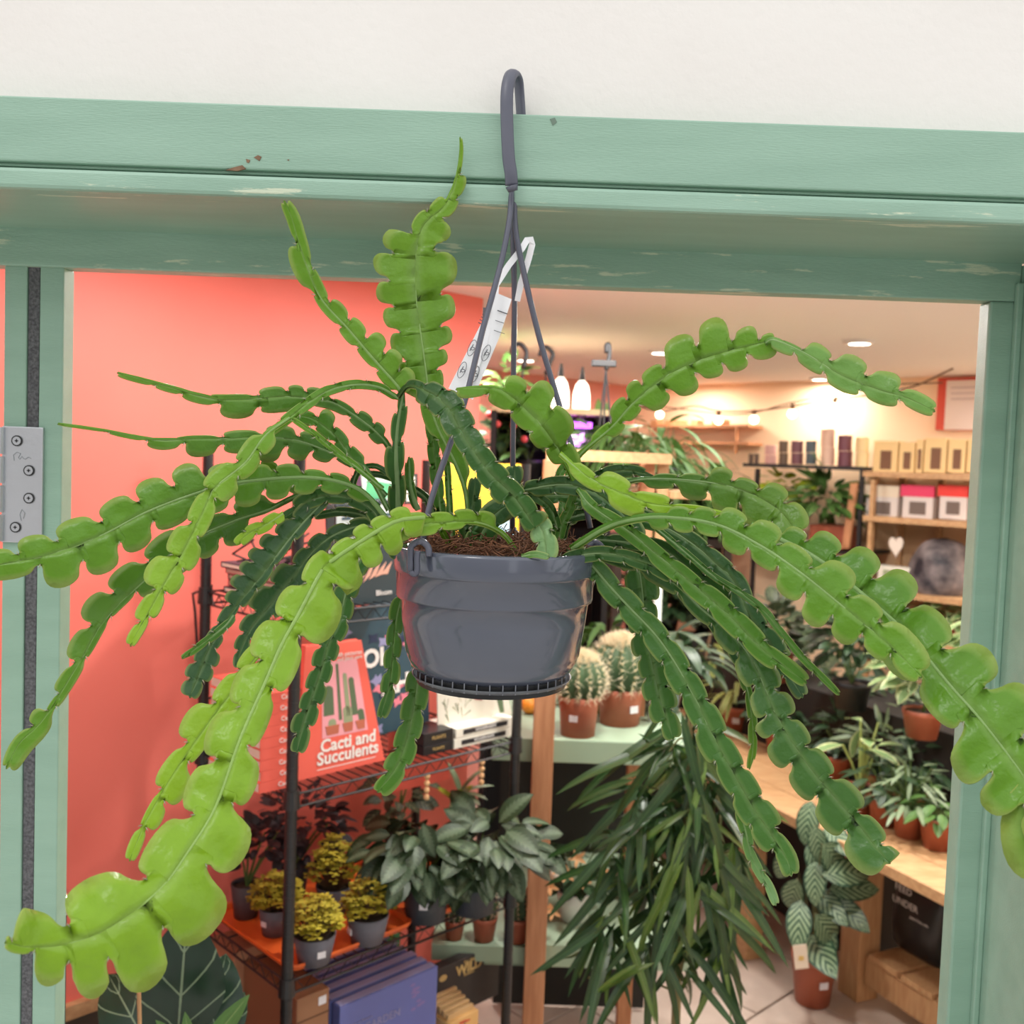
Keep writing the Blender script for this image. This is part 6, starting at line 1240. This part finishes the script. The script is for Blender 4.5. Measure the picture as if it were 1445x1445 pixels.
# ---- string lights
M_glow = mat('warm_bulb', (1, .85, .6), .4, emit=(1, .82, .55), es=7); M_cab = mat('dark_cable', lin((110, 80, 56)), .7)
sl = [(880, 566), (931, 580), (980, 573), (1014, 580), (1064, 580), (1118, 573), (1178, 564), (1235, 556), (1290, 545), (1345, 520)]
t = thing('string_light_cable', 'drooping dark cable of the festoon lights across the back of the shop', 'cable', V(1064, 580, cor+BN*.55, VX)); mb = MB()
pp = [V(x, y, cor+BN*.55, VX) for x, y in sl]; mb.tube(catmull(pp, 60), .004, 5)
mb.tube(catmull([V(x, y, cor+BN*.55, VX) for x, y in ((865, 575), (931, 574), (1040, 585), (1118, 568), (1240, 545), (1330, 540))], 50), .003, 5); put(mb, 'cable', M_cab, t)
for k, (x, y) in enumerate(((931, 584), (1014, 592), (1064, 591), (1118, 583), (1178, 574), (1290, 566))):
    c = V(x, y+1, cor+BN*.55, VX); q = thing('festoon_bulb', 'glowing round festoon bulb on the back wall string, %s' % ['leftmost, under the arching stem', 'second from the left, the brightest', 'third from the left', 'fourth from the left', 'fifth from the left', 'last, by the stem tip'][k], 'light bulb', c, 'festoon bulbs')
    mb = MB(); mb.ball(c, .021, 14, 10); put(mb, 'globe', M_glow, q, smooth=True); mb = MB(); mb.tube([c+Vector((0, 0, .018)), c+Vector((0, 0, .045))], .009, 8); put(mb, 'socket', M_cab, q)
# ---- glowing shades, hooks and shelf in the middle distance
M_shade = mat('lit_milk_glass', (1, .93, .8), .4, emit=(1, .9, .72), es=2.2)
for x, y, w_, h_, lb in ((790, 572, 26, 46, 'glowing milk glass cloche lamp behind the right hanger strand'), (820, 575, 25, 42, 'glowing milk glass cloche lamp, the right one with a dark cap')):
    zt2 = P(780, 575, 3.5).z; c = P(x, y, 3.65); r_ = w_/2/F*3.65; h2 = h_/F*3.65; c.z = zt2+.0006+h2/2; t = thing('cloche_lamp', lb, 'lamp', c-Vector((0, 0, h2/2))); z0 = c.z-h2/2
    mb = MB(); mb.lathe([(r_*.9, 0), (r_, h2*.1), (r_*.95, h2*.55), (r_*.7, h2*.85), (r_*.3, h2), (.001, h2)], (c.x, c.y, z0), 24); put(mb, 'shade', M_shade, t, smooth=True)
    mb = MB(); mb.tube([Vector((c.x, c.y, z0+h2)), Vector((c.x, c.y, z0+h2+.025)), Vector((c.x, c.y, z0+h2+.05))], [.012, .009, .004], 10); put(mb, 'cap', M_black, t)
def hook2(pts, d_, label, tail, bar=None):
    t = thing('plant_hanger', label, 'hanger', P(*tail[-1], d_)); mb = MB(); mb.tube(catmull([P(x, y, d_) for x, y in pts], 20), .006, 8); put(mb, 'hook', M_black, t, smooth=True)
    for q in tail[:-1] if bar else [tail[0]]:
        mb = MB(); mb.tube([P(pts[-1][0], pts[-1][1], d_), P(*q, d_) if bar else P(*tail[-1], d_)], .0025, 6); put(mb, 'strand', M_black, t)
    if bar:
        mb = MB(); a = P(bar[0], bar[1], d_); mb.box(a, (.062, .02, .016)); put(mb, 'bar', M_black, t, bevel=.002)
    return t
hook2([(722, 500), (724, 490), (732, 485), (739, 490), (743, 500), (738, 520)], 2.6, 'black curved hanger hook beside the middle strand', [(735, 560), (735, 560)])
hook2([(761, 502), (765, 492), (772, 490), (780, 500), (776, 512), (770, 528)], 2.7, 'black curved hanger hook behind the right strand', [(771, 570), (771, 570)])
hook2([(856, 498), (856, 488), (859, 486), (860, 500), (858, 512), (855, 522)], 2.5, 'black plant hanger with a crossbar hanging below the ceiling', [(846, 600), (852, 600), (862, 600), (852, 600)], bar=(852, 513))
t = thing('dark_plant_shelf', 'dark stained shelf cabinet with a purple grow light, behind the pot hanger', 'shelf', P(770, 700, 3.5))
def dp(x, y, d_=3.5): return P(x, y, d_)
a = dp(690, 640); b2_ = dp(868, 640); zt2 = dp(780, 575).z; 
mb = MB(); mb.box(((a.x+b2_.x)/2, 3.75, zt2-.01), (b2_.x-a.x, .4, .02)); put(mb, 'top_board', mat('cream_board', lin((238, 214, 170)), .6), t)
mb = MB(); mb.box(((a.x+b2_.x)/2, 3.95, zt2/2), (b2_.x-a.x, .02, zt2-.03)); put(mb, 'back_panel', mat('near_black_panel', lin((30, 28, 28)), .8), t)
zsh = dp(780, 690).z
mb = MB(); mb.box(((a.x+b2_.x)/2, 3.75, zsh), (b2_.x-a.x, .4, .02)); put(mb, 'shelf_board', mat('dark_board', lin((50, 40, 36)), .7), t)
mb = MB(); mb.box((a.x+.012, 3.75, zt2/2), (.02, .4, zt2-.03)); put(mb, 'side_panel', M_black, t); mb = MB(); mb.box((b2_.x-.012, 3.75, zt2/2), (.02, .4, zt2-.03)); put(mb, 'side_panel', M_black, t)
q = dp(812, 603); mb = MB(); mb.box((q.x, 3.62, zt2-.055), (.13, .05, .02)); put(mb, 'grow_light', mat('purple_lamp', (.5, .1, .9), .5, emit=(.6, .12, 1.0), es=3.5), t)
light('AREA', 'grow_lamp', (q.x, 3.62, zt2-.075), 1.2, (.7, .2, 1), .1)
for k, (x, me_, n_, sc, lb) in enumerate(((705, B(L_dg, 'oval', .5), 40, .09, 'dark leafy plant in the dark cabinet, left'), (745, B(L_fern, 'lance', .3), 40, .11, 'olive fronded plant in the dark cabinet, behind the middle strand'), (790, B(L_mg, 'oval', .4), 40, .08, 'mid green plant in the dark cabinet, under the purple light'), (845, B(L_mg, 'lance', .3), 50, .12, 'light green plant in the dark cabinet, right end'))):
    q = dp(x, 690, 3.62); t, c = potted(lb, 'plant', (q.x, 3.65, zsh+.0105), .05, .09, M_black); shrub(t, c, me_, n_, .10, .09, sc, 80+k, cz=c+Vector((0, 0, .09)))
    if k in (0, 1):
        for j in range(3):
            q = c+Vector((R.uniform(-.05, .05), -.08, R.uniform(.08, .17))); mb = MB(); mb.ball(q, .013, 8, 6); put(mb, 'red_flower', mat('coral_bloom', lin((230, 90, 90)), .6), t, smooth=True)
# potted greenery on the top of the cabinet, left (behind the label)
q = dp(690, 575, 3.6); t, c = potted('variegated leafy plant on top of the dark cabinet, behind the care label', 'plant', (q.x+.06, 3.65, zt2+.0005), .05, .05, mat('blush_pot', lin((230, 170, 160)), .5)); shrub(t, c, B(L_mg, 'oval', .5), 30, .08, .07, .07, 90, cz=c+Vector((0, 0, .06)))
# greenery mass in the middle right distance on a tall stand
st = thing('plant_table', 'dark trestle table crowded with ferns in the middle of the shop', 'table', (.8, 5.0, 0)); zq = P(1000, 760, 4.9).z; q = Vector((.8, 5, 0))
mb = MB(); mb.box((q.x, 5.0, zq-.02), (.62, .3, .04)); put(mb, 'top', mat('dark_trestle', lin((60, 46, 38)), .7), st)
for sx_ in (-.27, .27):
    for sy_ in (-.12, .12): mb = MB(); mb.box((q.x+sx_, 5.0+sy_, (zq-.04)/2), (.04, .04, zq-.04)); put(mb, 'leg', mat('dark_trestle', lin((60, 46, 38)), .7), st)
for k, (x, dy, n_, hi, sc, me_, lb) in enumerate(((955, 0, 100, .27, .22, FR, 'big soft fern on the trestle table, left'), (995, .03, 90, .29, .2, FR, 'big soft fern on the trestle table, middle'), (1020, -.03, 60, .24, .15, B(L_mg, 'oval', .45), 'bright leafy plant on the trestle table, right'), (975, -.08, 60, .15, .13, DL, 'low dark plant at the front of the trestle table'))):
    p_ = P(x, 740, 4.98+dy); t, c = potted(lb, 'plant', (p_.x, 4.98+dy, zq+.0005), .06, .08, M_black); rosette(t, c, me_, n_, .03, hi, sc, (.05, 1.4), .03, .0015, M_stalk, 100+k)
# darker filler row under the trestle: plants on a low crate
cr_ = thing('dark_filler_box', 'low dark crate under the trestle table with shade plants', 'crate', (q.x, 5.0, 0)); mb = MB(); mb.box((q.x, 5.0, .45), (.48, .18, .9)); put(mb, 'box_body', mat('near_black_box', lin((36, 32, 28)), .8), cr_)
for k, (x, me_, lb) in enumerate(((895, FD, 'shade plant on the crate, left'), (945, DL, 'shade plant on the crate, middle'), (995, VL, 'shade plant on the crate, right'))):
    p_ = P(x, 900, 4.98); t, c = potted(lb+' behind the hanging stems', 'plant', (p_.x, 5.0, .9005), .05, .07, M_black); shrub(t, c, me_, 130, .15, .14, .11, 110+k, cz=c+Vector((0, 0, .13)))
